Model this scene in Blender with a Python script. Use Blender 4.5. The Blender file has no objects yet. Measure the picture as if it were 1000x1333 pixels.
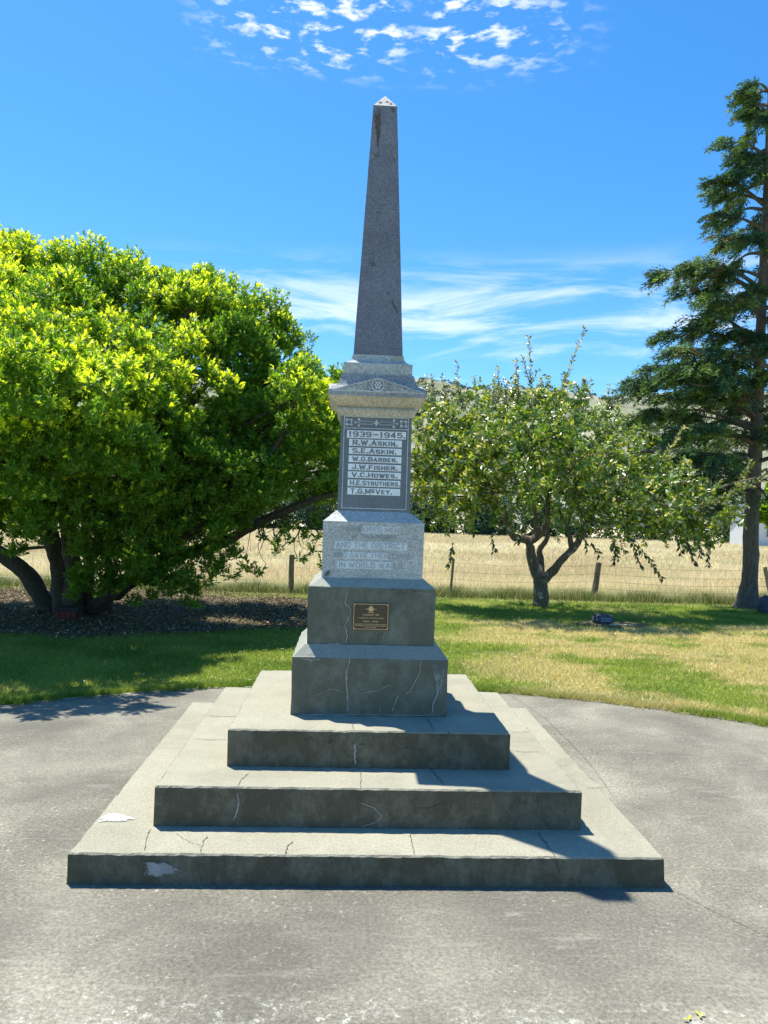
import bpy, math, random
import numpy as np
from mathutils import Vector, Matrix, noise

random.seed(7); rng = np.random.default_rng(7)
sc = bpy.context.scene
col = sc.collection

# ------------------------------------------------------------------ camera
F_PX, CX, CY, CZ = 983.46, -0.1576, -4.6899, 1.65
YAW, PITCH, ROLL = 0.0488, 0.0039, 0.0304
eu = np.array([math.cos(YAW), -math.sin(YAW), 0.0])
eF = np.array([math.sin(YAW), math.cos(YAW), 0.0])
ez = np.array([0.0, 0.0, 1.0])
eD = math.cos(PITCH) * eF + math.sin(PITCH) * ez
eU = -math.sin(PITCH) * eF + math.cos(PITCH) * ez
cr, sr = math.cos(ROLL), math.sin(ROLL)
CAM = np.array([CX, CY, CZ])

def P(x, y, d):
    """world point seen at photo position x, y at a depth of d metres"""
    dx, dy = x - 500, y - 666.5
    u = cr * dx + sr * dy; v = -sr * dx + cr * dy
    return CAM + d * (eD + eu * u / F_PX - eU * v / F_PX)

def G(x, y, h=0.0):
    """world point at height h seen at photo position x, y"""
    r = P(x, y, 1.0) - CAM
    return CAM + r * ((h - CZ) / r[2])

cam_d = bpy.data.cameras.new('camera'); cam = bpy.data.objects.new('camera', cam_d)
col.objects.link(cam); sc.camera = cam
cam_d.sensor_fit = 'VERTICAL'; cam_d.sensor_height = 24; cam_d.sensor_width = 18
cam_d.lens = F_PX / 1333 * 24; cam_d.clip_start = 0.05; cam_d.clip_end = 5000
R_ = cr * eu + sr * eU; U_ = -sr * eu + cr * eU
m = Matrix(((R_[0], U_[0], -eD[0], CAM[0]), (R_[1], U_[1], -eD[1], CAM[1]), (R_[2], U_[2], -eD[2], CAM[2]), (0, 0, 0, 1)))
cam.matrix_world = m

# ------------------------------------------------------------------ helpers
ROOT = {}
def base_of(parent):
    while parent is not None:
        if parent.name in ROOT: return ROOT[parent.name]
        parent = parent.parent
    return np.zeros(3)

def mesh_obj(name, V, Fc, mats, parent=None, midx=None, colr=None, smooth=False):
    """link vertices V (world coordinates) and faces Fc as ONE object"""
    V = np.asarray(V, dtype=np.float64) - base_of(parent)
    me = bpy.data.meshes.new(name)
    if isinstance(Fc, np.ndarray):
        n, k = Fc.shape
        me.vertices.add(len(V)); me.vertices.foreach_set('co', V.astype(np.float32).ravel())
        me.loops.add(n * k); me.loops.foreach_set('vertex_index', Fc.astype(np.int32).ravel())
        me.polygons.add(n)
        me.polygons.foreach_set('loop_start', (np.arange(n) * k).astype(np.int32))
        me.update(calc_edges=True)
    else:
        me.from_pydata([tuple(v) for v in V], [], Fc)
    if not isinstance(mats, (list, tuple)): mats = [mats]
    for mm in mats: me.materials.append(mm)
    if midx is not None: me.polygons.foreach_set('material_index', np.asarray(midx, dtype=np.int32))
    if colr is not None:
        a = me.color_attributes.new('Col', 'FLOAT_COLOR', 'POINT')
        c4 = np.ones((len(V), 4), np.float32); c4[:, :3] = colr
        a.data.foreach_set('color', c4.ravel())
    if smooth: me.polygons.foreach_set('use_smooth', np.ones(len(me.polygons), dtype=bool))
    me.update()
    o = bpy.data.objects.new(name, me); col.objects.link(o)
    if parent is not None: o.parent = parent
    return o

def tag(o, label=None, cat=None, group=None, kind=None):
    if label: o['label'] = label
    if cat: o['category'] = cat
    if group: o['group'] = group
    if kind: o['kind'] = kind
    return o

def thing(name, loc, label, cat, group=None):
    o = bpy.data.objects.new(name, None); col.objects.link(o)
    o.location = tuple(float(c) for c in loc); o.empty_display_size = 0.2
    ROOT[o.name] = np.array(loc, float)
    return tag(o, label, cat, group)

class MB:
    def __init__(s): s.V = []; s.F = []; s.M = []; s.W = []
    def add(s, V, F, mi=0, w=None):
        b = len(s.V); s.W += list(w) if w is not None else [1.0] * len(V); s.V += [tuple(v) for v in V]; s.F += [tuple(i + b for i in f) for f in F]; s.M += [mi] * len(F)
    def box(s, x0, x1, y0, y1, z0, z1, mi=0):
        s.add([(x, y, z) for z in (z0, z1) for y in (y0, y1) for x in (x0, x1)],
              [(0, 2, 3, 1), (4, 5, 7, 6), (0, 1, 5, 4), (2, 6, 7, 3), (0, 4, 6, 2), (1, 3, 7, 5)], mi)
    def loft(s, rings, n=1, jit=0.0, cap=True, mi=0, fr=3.0, seed=0.0):
        k = 4 * n; V = []
        for (w, z) in rings:
            for i in range(k):
                side, t = divmod(i, n); t = t / n
                a = [(-1 + 2 * t, -1), (1, -1 + 2 * t), (1 - 2 * t, 1), (-1, 1 - 2 * t)][side]
                x, y, zz = a[0] * w, a[1] * w, z
                if jit:
                    q = Vector((x * fr * 4 + seed, y * fr * 4, z * fr * 4))
                    x += noise.noise(q) * jit; y += noise.noise(q + Vector((9, 3, 1))) * jit; zz += noise.noise(q + Vector((1, 7, 5))) * jit * 0.7
                V.append((x, y, zz))
        Fc = []
        for r in range(len(rings) - 1):
            for i in range(k):
                j = (i + 1) % k
                Fc.append((r * k + i, r * k + j, (r + 1) * k + j, (r + 1) * k + i))
        if cap:
            Fc.append(tuple((len(rings) - 1) * k + i for i in range(k)))
            Fc.append(tuple(reversed(range(k))))
        s.add(V, Fc, mi)
    def tube(s, pts, rad, seg=8, rough=0.0, mi=0, cap=True):
        pts = [Vector(p) for p in pts]; n = len(pts)
        V = []; Fc = []
        up = Vector((0.3, 0.2, 1)).normalized(); side = None
        for i, p in enumerate(pts):
            t = (pts[min(i + 1, n - 1)] - pts[max(i - 1, 0)]).normalized()
            if side is None:
                side = t.cross(up)
                if side.length < 0.05: side = t.cross(Vector((1, 0, 0)))
            side = (side - t * side.dot(t)).normalized(); bn = t.cross(side)
            for k in range(seg):
                a = 2 * math.pi * k / seg; r = rad[i]
                d = side * math.cos(a) + bn * math.sin(a)
                if rough: r *= 1 + rough * noise.noise(Vector((math.cos(a) * 1.6, math.sin(a) * 1.6, i * 0.35)) + p * 1.5)
                V.append(p + d * r)
        for i in range(n - 1):
            for k in range(seg):
                kk = (k + 1) % seg
                Fc.append((i * seg + k, i * seg + kk, (i + 1) * seg + kk, (i + 1) * seg + k))
        if cap:
            Fc.append(tuple(range((n - 1) * seg, n * seg))); Fc.append(tuple(reversed(range(seg))))
        s.add(V, Fc, mi)
    def build(s, name, mats, parent=None, smooth=False):
        return mesh_obj(name, s.V, s.F, mats, parent, s.M, np.array(s.W)[:, None] if min(s.W) < 1 else None, smooth)

def catmull(pts, rad, sub=5):
    pts = [np.array(p, float) for p in pts]; out = []; ro = []
    n = len(pts)
    for i in range(n - 1):
        p0, p1, p2, p3 = pts[max(i - 1, 0)], pts[i], pts[i + 1], pts[min(i + 2, n - 1)]
        for k in range(sub):
            t = k / sub
            out.append(0.5 * ((2 * p1) + (-p0 + p2) * t + (2 * p0 - 5 * p1 + 4 * p2 - p3) * t * t + (-p0 + 3 * p1 - 3 * p2 + p3) * t ** 3))
            ro.append(rad[i] * (1 - t) + rad[i + 1] * t)
    out.append(pts[-1]); ro.append(rad[-1])
    return out, ro

# ------------------------------------------------------------------ materials
def mat(name):
    m_ = bpy.data.materials.new(name); m_.use_nodes = True
    nt = m_.node_tree; b = nt.nodes['Principled BSDF']
    return m_, nt, b
def N(nt, t, **kw):
    n = nt.nodes.new(t)
    for k, v in kw.items():
        if k in n.inputs.keys(): n.inputs[k].default_value = v
        else: setattr(n, k, v)
    return n
def ramp(nt, src, stops):
    r = nt.nodes.new('ShaderNodeValToRGB'); e = r.color_ramp.elements
    while len(e) < len(stops): e.new(0.5)
    for i, (p, c) in enumerate(stops):
        e[i].position = p; e[i].color = (*c, 1) if len(c) == 3 else c
    nt.links.new(src, r.inputs[0]); return r
def mixc(nt, fac, a, b, mode='MIX'):
    x = nt.nodes.new('ShaderNodeMix'); x.data_type = 'RGBA'; x.blend_type = mode
    for v, i in ((fac, 0), (a, 6), (b, 7)):
        if hasattr(v, 'links') or hasattr(v, 'is_linked'): nt.links.new(v, x.inputs[i])
        elif i == 0: x.inputs[0].default_value = v
        else: x.inputs[i].default_value = (*v, 1)
    return x.outputs[2]
def coord(nt):
    g = nt.nodes.new('ShaderNodeNewGeometry'); return g.outputs['Position']
def nz(nt, co, scale, det=4, rough=0.6, dist=0.0):
    n = N(nt, 'ShaderNodeTexNoise', Scale=scale, Detail=det, Roughness=rough, Distortion=dist)
    nt.links.new(co, n.inputs['Vector']); return n.outputs['Fac']
def bump(nt, b, h, strength=0.4, dist=0.01):
    bp = N(nt, 'ShaderNodeBump', Strength=strength, Distance=dist)
    nt.links.new(h, bp.inputs['Height']); nt.links.new(bp.outputs[0], b.inputs['Normal'])

def speckle(nt, co, scale, lo, hi):
    return ramp(nt, nz(nt, co, scale, 2, 0.7), [(lo, (0, 0, 0)), (hi, (1, 1, 1))]).outputs[0]

def concrete(name, c_lo, c_hi, grit, stainc, stain_amt=0.5, moss_shade=0.0, moss_shade_c=(0.078, 0.068, 0.042)):
    m_, nt, b = mat(name); co = coord(nt)
    base = ramp(nt, nz(nt, co, 3.0, 6, 0.65), [(0.3, c_lo), (0.7, c_hi)]).outputs[0]
    g = speckle(nt, co, 160, 0.35, 0.65)
    c = mixc(nt, 0.35, base, mixc(nt, g, tuple(v * 0.55 for v in c_lo), grit))
    st = ramp(nt, nz(nt, co, 1.3, 6, 0.7, 0.6), [(0.48, (0, 0, 0)), (0.68, (1, 1, 1))]).outputs[0]
    mm = N(nt, 'ShaderNodeMath', operation='MULTIPLY'); nt.links.new(st, mm.inputs[0]); mm.inputs[1].default_value = stain_amt
    c = mixc(nt, mm.outputs[0], c, stainc)
    if moss_shade:      # algae and lichen film on upright faces, their shade painted into its dark colour
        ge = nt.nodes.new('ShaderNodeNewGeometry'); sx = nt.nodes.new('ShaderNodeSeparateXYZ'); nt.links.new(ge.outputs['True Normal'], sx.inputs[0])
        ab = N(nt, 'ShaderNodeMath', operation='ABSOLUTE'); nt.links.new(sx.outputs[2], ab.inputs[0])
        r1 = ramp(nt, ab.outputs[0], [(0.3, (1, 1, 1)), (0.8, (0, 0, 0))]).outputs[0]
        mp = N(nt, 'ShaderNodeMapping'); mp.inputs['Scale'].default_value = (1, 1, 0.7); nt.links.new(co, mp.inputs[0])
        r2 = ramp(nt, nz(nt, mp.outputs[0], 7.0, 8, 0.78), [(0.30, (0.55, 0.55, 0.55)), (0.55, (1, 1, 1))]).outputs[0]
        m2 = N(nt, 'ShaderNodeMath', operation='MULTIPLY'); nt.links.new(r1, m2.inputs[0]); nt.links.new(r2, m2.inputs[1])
        m3 = N(nt, 'ShaderNodeMath', operation='MULTIPLY'); nt.links.new(m2.outputs[0], m3.inputs[0]); m3.inputs[1].default_value = moss_shade
        c = mixc(nt, m3.outputs[0], c, moss_shade_c)
    nt.links.new(c, b.inputs['Base Color']); b.inputs['Roughness'].default_value = 0.92
    b.inputs['Specular IOR Level'].default_value = 0.25
    hh = N(nt, 'ShaderNodeMath', operation='ADD'); nt.links.new(nz(nt, co, 110, 3, 0.7), hh.inputs[0]); nt.links.new(nz(nt, co, 14, 5, 0.7), hh.inputs[1])
    bump(nt, b, hh.outputs[0], 0.45, 0.006)
    return m_

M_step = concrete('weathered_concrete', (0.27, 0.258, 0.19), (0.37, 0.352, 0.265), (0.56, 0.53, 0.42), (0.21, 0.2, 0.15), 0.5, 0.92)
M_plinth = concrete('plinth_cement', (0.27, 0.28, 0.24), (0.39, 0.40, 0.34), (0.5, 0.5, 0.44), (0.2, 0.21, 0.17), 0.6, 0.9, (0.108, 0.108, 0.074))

def granite(name, dark, mid, light, scale=170, rough=0.7, lichen=None, stain=None):
    m_, nt, b = mat(name); co = coord(nt)
    vo = N(nt, 'ShaderNodeTexVoronoi', Scale=scale); nt.links.new(co, vo.inputs['Vector'])
    sp = nt.nodes.new('ShaderNodeSeparateColor'); nt.links.new(vo.outputs['Color'], sp.inputs[0])
    c = ramp(nt, sp.outputs[0], [(0.0, dark), (0.3, mid), (0.62, mid), (0.95, light)]).outputs[0]
    c = mixc(nt, 0.5, c, ramp(nt, nz(nt, co, 130, 3, 0.7), [(0.35, dark), (0.65, light)]).outputs[0])
    big = ramp(nt, nz(nt, co, 4, 5, 0.7), [(0.3, (0.8, 0.8, 0.8)), (0.7, (1.12, 1.12, 1.12))]).outputs[0]
    c = mixc(nt, 1.0, c, big, 'MULTIPLY')
    if lichen:
        l = ramp(nt, nz(nt, co, 9, 6, 0.75), [(0.58, (0, 0, 0)), (0.70, (1, 1, 1))]).outputs[0]
        c = mixc(nt, l, c, lichen)
    nt.links.new(c, b.inputs['Base Color']); b.inputs['Roughness'].default_value = rough
    b.inputs['Specular IOR Level'].default_value = 0.4
    bump(nt, b, nz(nt, co, 150, 3, 0.7), 0.25, 0.003)
    return m_
M_granite = granite('pale_granite', (0.20, 0.20, 0.19), (0.45, 0.46, 0.44), (0.70, 0.70, 0.67), 150, 0.65)
M_shaft = granite('grey_granite', (0.085, 0.085, 0.11), (0.15, 0.155, 0.20), (0.28, 0.285, 0.35), 180, 0.7)
M_cornice = granite('stain_and_bounce_granite', (0.22, 0.19, 0.14), (0.47, 0.43, 0.34), (0.70, 0.65, 0.54), 130, 0.7, (0.54, 0.43, 0.27))  # cornice underside: stain plus bounced light painted into the buff stone colour
M_cor2 = granite('cornice_granite', (0.12, 0.125, 0.13), (0.27, 0.28, 0.29), (0.46, 0.47, 0.48), 150, 0.65)
M_polish = granite('polished_dark_granite', (0.095, 0.105, 0.12), (0.14, 0.155, 0.175), (0.21, 0.23, 0.25), 220, 0.35)
M_strip = granite('white_honed_strip', (0.74, 0.76, 0.78), (0.87, 0.88, 0.9), (0.93, 0.93, 0.93), 200, 0.6)
M_letter = granite('dark_letter_stone', (0.13, 0.15, 0.17), (0.19, 0.21, 0.24), (0.25, 0.27, 0.29), 220, 0.5)
M_relief = granite('relief_granite', (0.38, 0.4, 0.42), (0.56, 0.58, 0.6), (0.72, 0.73, 0.75), 180, 0.7)
M_faint = granite('worn_strip_granite', (0.5, 0.53, 0.54), (0.66, 0.69, 0.70), (0.8, 0.82, 0.83), 260, 0.65)
M_wornletter = granite('worn_letter_granite', (0.30, 0.31, 0.31), (0.43, 0.45, 0.46), (0.44, 0.46, 0.48), 160, 0.7)

def plain(name, c, rough=0.8, metal=0.0, var=0.25, sc_=20, spec=0.4, bmp=0.2):
    m_, nt, b = mat(name); co = coord(nt)
    lo = tuple(v * (1 - var) for v in c); hi = tuple(min(1, v * (1 + var)) for v in c)
    nt.links.new(ramp(nt, nz(nt, co, sc_, 5, 0.7), [(0.3, lo), (0.7, hi)]).outputs[0], b.inputs['Base Color'])
    b.inputs['Roughness'].default_value = rough; b.inputs['Metallic'].default_value = metal; b.inputs['Specular IOR Level'].default_value = spec
    if bmp: bump(nt, b, nz(nt, co, sc_ * 3, 4, 0.7), bmp, 0.01)
    return m_
M_crackd = plain('dark_crack', (0.10, 0.095, 0.075), 0.95, 0, 0.5, 60)
M_crackw = plain('lime_crack', (0.38, 0.39, 0.35), 0.9, 0, 0.4, 60)
M_patchw = plain('white_mortar', (0.56, 0.56, 0.52), 0.85, 0, 0.08, 30)
M_patchg = plain('grey_mortar', (0.30, 0.31, 0.31), 0.9, 0, 0.25, 25)
M_lime = plain('lime_streak', (0.24, 0.25, 0.225), 0.9, 0, 0.45, 22)
M_bird = plain('bird_lime', (0.75, 0.75, 0.7), 0.8, 0, 0.2, 50)
M_lichen = plain('orange_lichen', (0.42, 0.30, 0.08), 0.95, 0, 0.4, 90)
M_rust = plain('brown_stain', (0.115, 0.085, 0.07), 0.9, 0, 0.4, 60)
M_darkst = plain('dark_stain', (0.12, 0.125, 0.13), 0.9, 0, 0.3, 60)
M_bronze = plain('bronze', (0.10, 0.075, 0.05), 0.5, 0.6, 0.2, 40)
M_gold = plain('raised_bronze_letter', (0.62, 0.44, 0.24), 0.45, 0.5, 0.1, 40)
M_post = plain('weathered_post', (0.20, 0.16, 0.11), 0.9, 0, 0.35, 12)
M_wire = plain('fence_wire', (0.17, 0.16, 0.14), 0.5, 0.6, 0.1, 10, bmp=0)
M_house = plain('white_weatherboard', (0.55, 0.58, 0.6), 0.6, 0, 0.05, 2)
M_roof = plain('house_roof', (0.10, 0.13, 0.12), 0.6, 0, 0.15, 2)
M_pane = plain('window_glass', (0.05, 0.07, 0.09), 0.1, 0, 0.1, 2, 0.8, 0)
M_bluestone = plain('blue_grey_stone', (0.055, 0.07, 0.10), 0.8, 0, 0.45, 14)
M_soil = plain('dark_soil', (0.06, 0.048, 0.03), 0.95, 0, 0.4, 15)
M_redbrick = plain('red_brick', (0.15, 0.035, 0.025), 0.9, 0, 0.3, 30)
M_black = plain('black_tray', (0.02, 0.022, 0.025), 0.6, 0, 0.2, 30)
M_kerb = concrete('pad_edge', (0.42, 0.42, 0.38), (0.6, 0.6, 0.56), (0.75, 0.75, 0.7), (0.3, 0.3, 0.26), 0.5)

def frayed(m_, scale, lo, hi):
    """thin skins of mortar, lime and lichen break up towards their rims"""
    nt = m_.node_tree; b = nt.nodes['Principled BSDF']; co = coord(nt)
    a = N(nt, 'ShaderNodeVertexColor'); a.layer_name = 'Col'
    q = nt.nodes.new('ShaderNodeMath'); q.operation = 'MULTIPLY_ADD'; nt.links.new(nz(nt, co, scale, 6, 0.8), q.inputs[0]); q.inputs[1].default_value = 1.5
    sp_ = nt.nodes.new('ShaderNodeSeparateColor'); nt.links.new(a.outputs[0], sp_.inputs[0]); nt.links.new(sp_.outputs[0], q.inputs[2])
    r = nt.nodes.new('ShaderNodeMapRange'); nt.links.new(q.outputs[0], r.inputs[0]); r.inputs[1].default_value = lo; r.inputs[2].default_value = hi
    nt.links.new(r.outputs[0], b.inputs['Alpha'])
for m_ in (M_patchw, M_patchg): frayed(m_, 35, 0.92, 1.12)
for m_ in (M_lime, M_lichen, M_rust, M_darkst): frayed(m_, 45, 0.8, 1.35)
for m_ in (M_crackd, M_crackw): frayed(m_, 40, 0.95, 1.3)
def bark(name, lo, hi, lich=(0.35, 0.36, 0.30), la=0.62):
    m_, nt, b = mat(name); co = coord(nt)
    mp = N(nt, 'ShaderNodeMapping'); mp.inputs['Scale'].default_value = (1, 1, 0.22); nt.links.new(co, mp.inputs[0])
    n1 = nz(nt, mp.outputs[0], 26, 6, 0.75, 0.5)
    c = ramp(nt, n1, [(0.35, lo), (0.65, hi)]).outputs[0]
    l = ramp(nt, nz(nt, co, 5, 5, 0.7), [(la, (0, 0, 0)), (la + 0.08, (1, 1, 1))]).outputs[0]
    nt.links.new(mixc(nt, l, c, lich), b.inputs['Base Color']); b.inputs['Roughness'].default_value = 0.95
    bump(nt, b, n1, 0.9, 0.03); return m_
M_bark1 = bark('dark_bark', (0.035, 0.028, 0.02), (0.10, 0.08, 0.06), (0.15, 0.14, 0.11), 0.68)
M_bark2 = bark('apple_bark', (0.06, 0.05, 0.04), (0.2, 0.17, 0.14), (0.45, 0.46, 0.42), 0.57)
M_bark3 = bark('conifer_bark', (0.07, 0.06, 0.052), (0.17, 0.15, 0.13), (0.3, 0.3, 0.27), 0.72)

def leafmat(name, trans=0.4, rough=0.35, spec=0.5, tcol=(1.15, 1.1, 0.5)):
    m_, nt, b = mat(name)
    a = N(nt, 'ShaderNodeVertexColor'); a.layer_name = 'Col'
    nt.links.new(a.outputs[0], b.inputs['Base Color']); b.inputs['Roughness'].default_value = rough
    b.inputs['Specular IOR Level'].default_value = spec
    tr = nt.nodes.new('ShaderNodeBsdfTranslucent'); nt.links.new(mixc(nt, 1.0, a.outputs[0], tcol, 'MULTIPLY'), tr.inputs[0])
    mx = nt.nodes.new('ShaderNodeMixShader'); mx.inputs[0].default_value = trans
    nt.links.new(b.outputs[0], mx.inputs[1]); nt.links.new(tr.outputs[0], mx.inputs[2])
    nt.links.new(mx.outputs[0], nt.nodes['Material Output'].inputs[0]); return m_
M_leafA = leafmat('glossy_leaf', 0.48, 0.45, 0.4, (1.9, 1.9, 0.6))
M_leafB = leafmat('apple_leaf', 0.36, 0.32, 0.9, (1.6, 1.5, 0.5))
M_straw = leafmat('straw_blade', 0.3, 0.7, 0.15, (1.0, 1.0, 0.92))
M_leafC = leafmat('conifer_leaf', 0.25, 0.6, 0.3, (1.3, 1.3, 0.7))
M_grass = leafmat('grass_blade', 0.4, 0.6, 0.2, (1.3, 1.25, 0.7))
M_litter = leafmat('dry_leaf', 0.1, 0.8, 0.2)

def colmat(name, bs=30, bd=0.03):
    m_, nt, b = mat(name); a = N(nt, 'ShaderNodeVertexColor'); a.layer_name = 'Col'; co = coord(nt)
    v = ramp(nt, nz(nt, co, bs, 6, 0.75), [(0.3, (0.65, 0.65, 0.65)), (0.7, (1.2, 1.2, 1.2))]).outputs[0]
    nt.links.new(mixc(nt, 1.0, a.outputs[0], v, 'MULTIPLY'), b.inputs['Base Color'])
    b.inputs['Roughness'].default_value = 0.95; b.inputs['Specular IOR Level'].default_value = 0.1
    bump(nt, b, nz(nt, co, bs, 5, 0.8), 0.7, bd); return m_
M_lawn = colmat('lawn_turf', 40, 0.03)
M_field = colmat('dry_pasture', 3.0, 0.3)
M_hill = colmat('hill_grass', 0.05, 2.0)

def pad_material():
    m_, nt, b = mat('worn_seal'); co = coord(nt)
    sx = nt.nodes.new('ShaderNodeSeparateXYZ'); nt.links.new(co, sx.inputs[0])
    base = ramp(nt, nz(nt, co, 1.1, 7, 0.62, 0.4), [(0.36, (0.14, 0.131, 0.106)), (0.5, (0.2, 0.188, 0.148)), (0.64, (0.285, 0.27, 0.212))]).outputs[0]
    g = ramp(nt, nz(nt, co, 60, 5, 0.8), [(0.32, (0.5, 0.5, 0.5)), (0.5, (1, 1, 1)), (0.68, (1.6, 1.6, 1.5))]).outputs[0]
    c = mixc(nt, 1.0, base, g, 'MULTIPLY')
    # pale stone chips showing through, in drifts
    chip = ramp(nt, nz(nt, co, 36, 4, 0.88, 0.3), [(0.60, (0, 0, 0)), (0.65, (1, 1, 1))]).outputs[0]
    drift = ramp(nt, nz(nt, co, 2.2, 5, 0.7), [(0.38, (0.2, 0.2, 0.2)), (0.56, (1, 1, 1))]).outputs[0]
    c = mixc(nt, mixc(nt, 1.0, chip, drift, 'MULTIPLY'), c, (0.5, 0.49, 0.43))
    # dark trodden grime in soft patches, and long scuffed drag marks
    gr = ramp(nt, nz(nt, co, 0.55, 8, 0.7, 1.0), [(0.44, (0, 0, 0)), (0.62, (0.45, 0.45, 0.45))]).outputs[0]
    c = mixc(nt, gr, c, (0.12, 0.113, 0.096))
    mp = N(nt, 'ShaderNodeMapping'); mp.inputs['Scale'].default_value = (0.5, 2.2, 1); mp.inputs['Rotation'].default_value = (0, 0, 0.25); nt.links.new(co, mp.inputs[0])
    sc2 = ramp(nt, nz(nt, mp.outputs[0], 5, 7, 0.8, 0.5), [(0.56, (0, 0, 0)), (0.68, (0.55, 0.55, 0.55))]).outputs[0]
    c = mixc(nt, sc2, c, (0.33, 0.32, 0.275))
    # worn white flakes in a band near the viewer
    ad = N(nt, 'ShaderNodeMath', operation='MULTIPLY_ADD'); nt.links.new(sx.outputs[0], ad.inputs[0]); ad.inputs[1].default_value = 0.02
    nt.links.new(sx.outputs[1], ad.inputs[2])
    mr = N(nt, 'ShaderNodeMapRange', interpolation_type='SMOOTHSTEP'); nt.links.new(ad.outputs[0], mr.inputs[0])
    mr.inputs[1].default_value = -2.06; mr.inputs[2].default_value = -2.22
    fl = ramp(nt, nz(nt, co, 24, 8, 0.9), [(0.53, (0, 0, 0)), (0.575, (1, 1, 1))]).outputs[0]
    fl2 = ramp(nt, nz(nt, co, 3.2, 3, 0.7), [(0.44, (0.0, 0.0, 0.0)), (0.56, (1, 1, 1))]).outputs[0]
    fl = mixc(nt, 1.0, fl, fl2, 'MULTIPLY')
    c = mixc(nt, mixc(nt, 1.0, fl, mr.outputs[0], 'MULTIPLY'), c, (0.58, 0.57, 0.5))
    nt.links.new(c, b.inputs['Base Color']); b.inputs['Roughness'].default_value = 0.9; b.inputs['Specular IOR Level'].default_value = 0.3
    hh = N(nt, 'ShaderNodeMath', operation='ADD'); nt.links.new(nz(nt, co, 75, 4, 0.75), hh.inputs[0]); nt.links.new(nz(nt, co, 9, 5, 0.7), hh.inputs[1])
    bump(nt, b, hh.outputs[0], 0.6, 0.008); return m_
M_pad = pad_material()

# ------------------------------------------------------------------ colour of the ground cover
def patch(x, y, s=1.0, o=0.0):
    return noise.fractal(Vector((x * s + o, y * s * 1.6 + o, o)), 0.9, 2.0, 4)
def lawn_col(x, y):
    g1 = np.array([0.15, 0.235, 0.04]); g2 = np.array([0.30, 0.36, 0.08]); st = np.array([0.58, 0.49, 0.27])
    n1 = patch(x, y, 0.9, 3.1); n2 = patch(x, y, 0.55, 12.7)
    dry = min(1, max(0, (x - 0.2) / 2.2)) * min(1, max(0, (8.6 - y) / 1.5))
    c = g1 + (g2 - g1) * min(1, max(0, 0.5 + n1 * 0.8 + dry * 0.25))
    n3 = patch(x, y * 1.8, 1.5, 22.2)
    k = min(1, max(0, (n2 + 0.5 * n3 + dry * 0.65 - 0.26) * 2.4)) * (0.35 + 0.65 * dry)
    return c + (st - c) * k * 0.85
def field_col(x, y):
    a = np.array([0.64, 0.53, 0.32]); b_ = np.array([0.77, 0.67, 0.44]); g = np.array([0.42, 0.45, 0.2])
    n1 = patch(x, y, 0.15, 5.5)
    c = a + (b_ - a) * min(1, max(0, 0.5 + n1))
    k = min(1, max(0, (13.6 - y) / 2.6)) * 0.75 + 0.25 * min(1, max(0, patch(x, y, 0.3, 8.8) * 2))
    return c + (g - c) * min(1, k)

# ------------------------------------------------------------------ the setting
def grid(name, x0, x1, y0, y1, nx, ny, zf, m_, cf=None, ys=None):
    xs = np.linspace(x0, x1, nx + 1)
    ys = np.linspace(y0, y1, ny + 1) if ys is None else ys
    ny = len(ys) - 1
    V = [(x, y, zf(x, y)) for y in ys for x in xs]
    i = np.arange(nx)[None, :] + (nx + 1) * np.arange(ny)[:, None]; i = i.ravel()
    Fc = np.stack([i, i + 1, i + nx + 2, i + nx + 1], 1)
    c = np.array([cf(v[0], v[1]) for v in V]) if cf else None
    return mesh_obj(name, V, Fc, m_, None, None, c)

ys_f = np.concatenate([np.linspace(-60, 10, 15), np.linspace(10.6, 30, 80), np.linspace(31, 110, 60), np.linspace(130, 320, 8), [800, 2500]])
xs_scale = 1
tag(grid('ground', -1500, 1500, 0, 0, 2, 0, lambda x, y: -0.06, M_field, field_col, ys=np.array([-1500., -60, 320., 2600.])), kind='structure')
tag(grid('field', -120, 120, 0, 0, 200, 0, lambda x, y: -0.03, M_field, field_col, ys=ys_f), kind='structure')
LAWN_Y = 10.45
tag(grid('lawn', -16, 16, -9, LAWN_Y, 200, 130, lambda x, y: -0.012 + (0.01 * noise.noise(Vector((x, y, 0))) - 0.005 if y > 3.2 else 0), M_lawn, lawn_col), kind='structure')

PC, PR = (0.08, -2.61), 5.2
def pad_r(a): return PR + 0.035 * noise.noise(Vector((math.cos(a) * 6, math.sin(a) * 6, 0))) + 0.02 * noise.noise(Vector((math.cos(a) * 30, math.sin(a) * 30, 4)))
k = 360
V = [(PC[0] + pad_r(2 * math.pi * i / k) * math.cos(2 * math.pi * i / k), PC[1] + pad_r(2 * math.pi * i / k) * math.sin(2 * math.pi * i / k), z) for z in (0.0, -0.08) for i in range(k)]
Fc = [tuple(range(k))] + [(i, i + k, (i + 1) % k + k, (i + 1) % k) for i in range(k)]
tag(mesh_obj('paving', V, Fc, M_pad), kind='structure')
V = []; 
for i in range(k):
    a = 2 * math.pi * i / k; r0 = pad_r(a)
    w = 0.035 + 0.03 * noise.noise(Vector((math.cos(a) * 18, math.sin(a) * 18, 9)))
    for r in (r0 + 0.004, r0 - max(0.008, w)): V.append((PC[0] + r * math.cos(a), PC[1] + r * math.sin(a), 0.0045))
Fc = [(2 * i, (2 * i + 2) % (2 * k), (2 * i + 3) % (2 * k), 2 * i + 1) for i in range(k)]
tag(mesh_obj('paving_edge', V, Fc, M_kerb), kind='structure')
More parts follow.
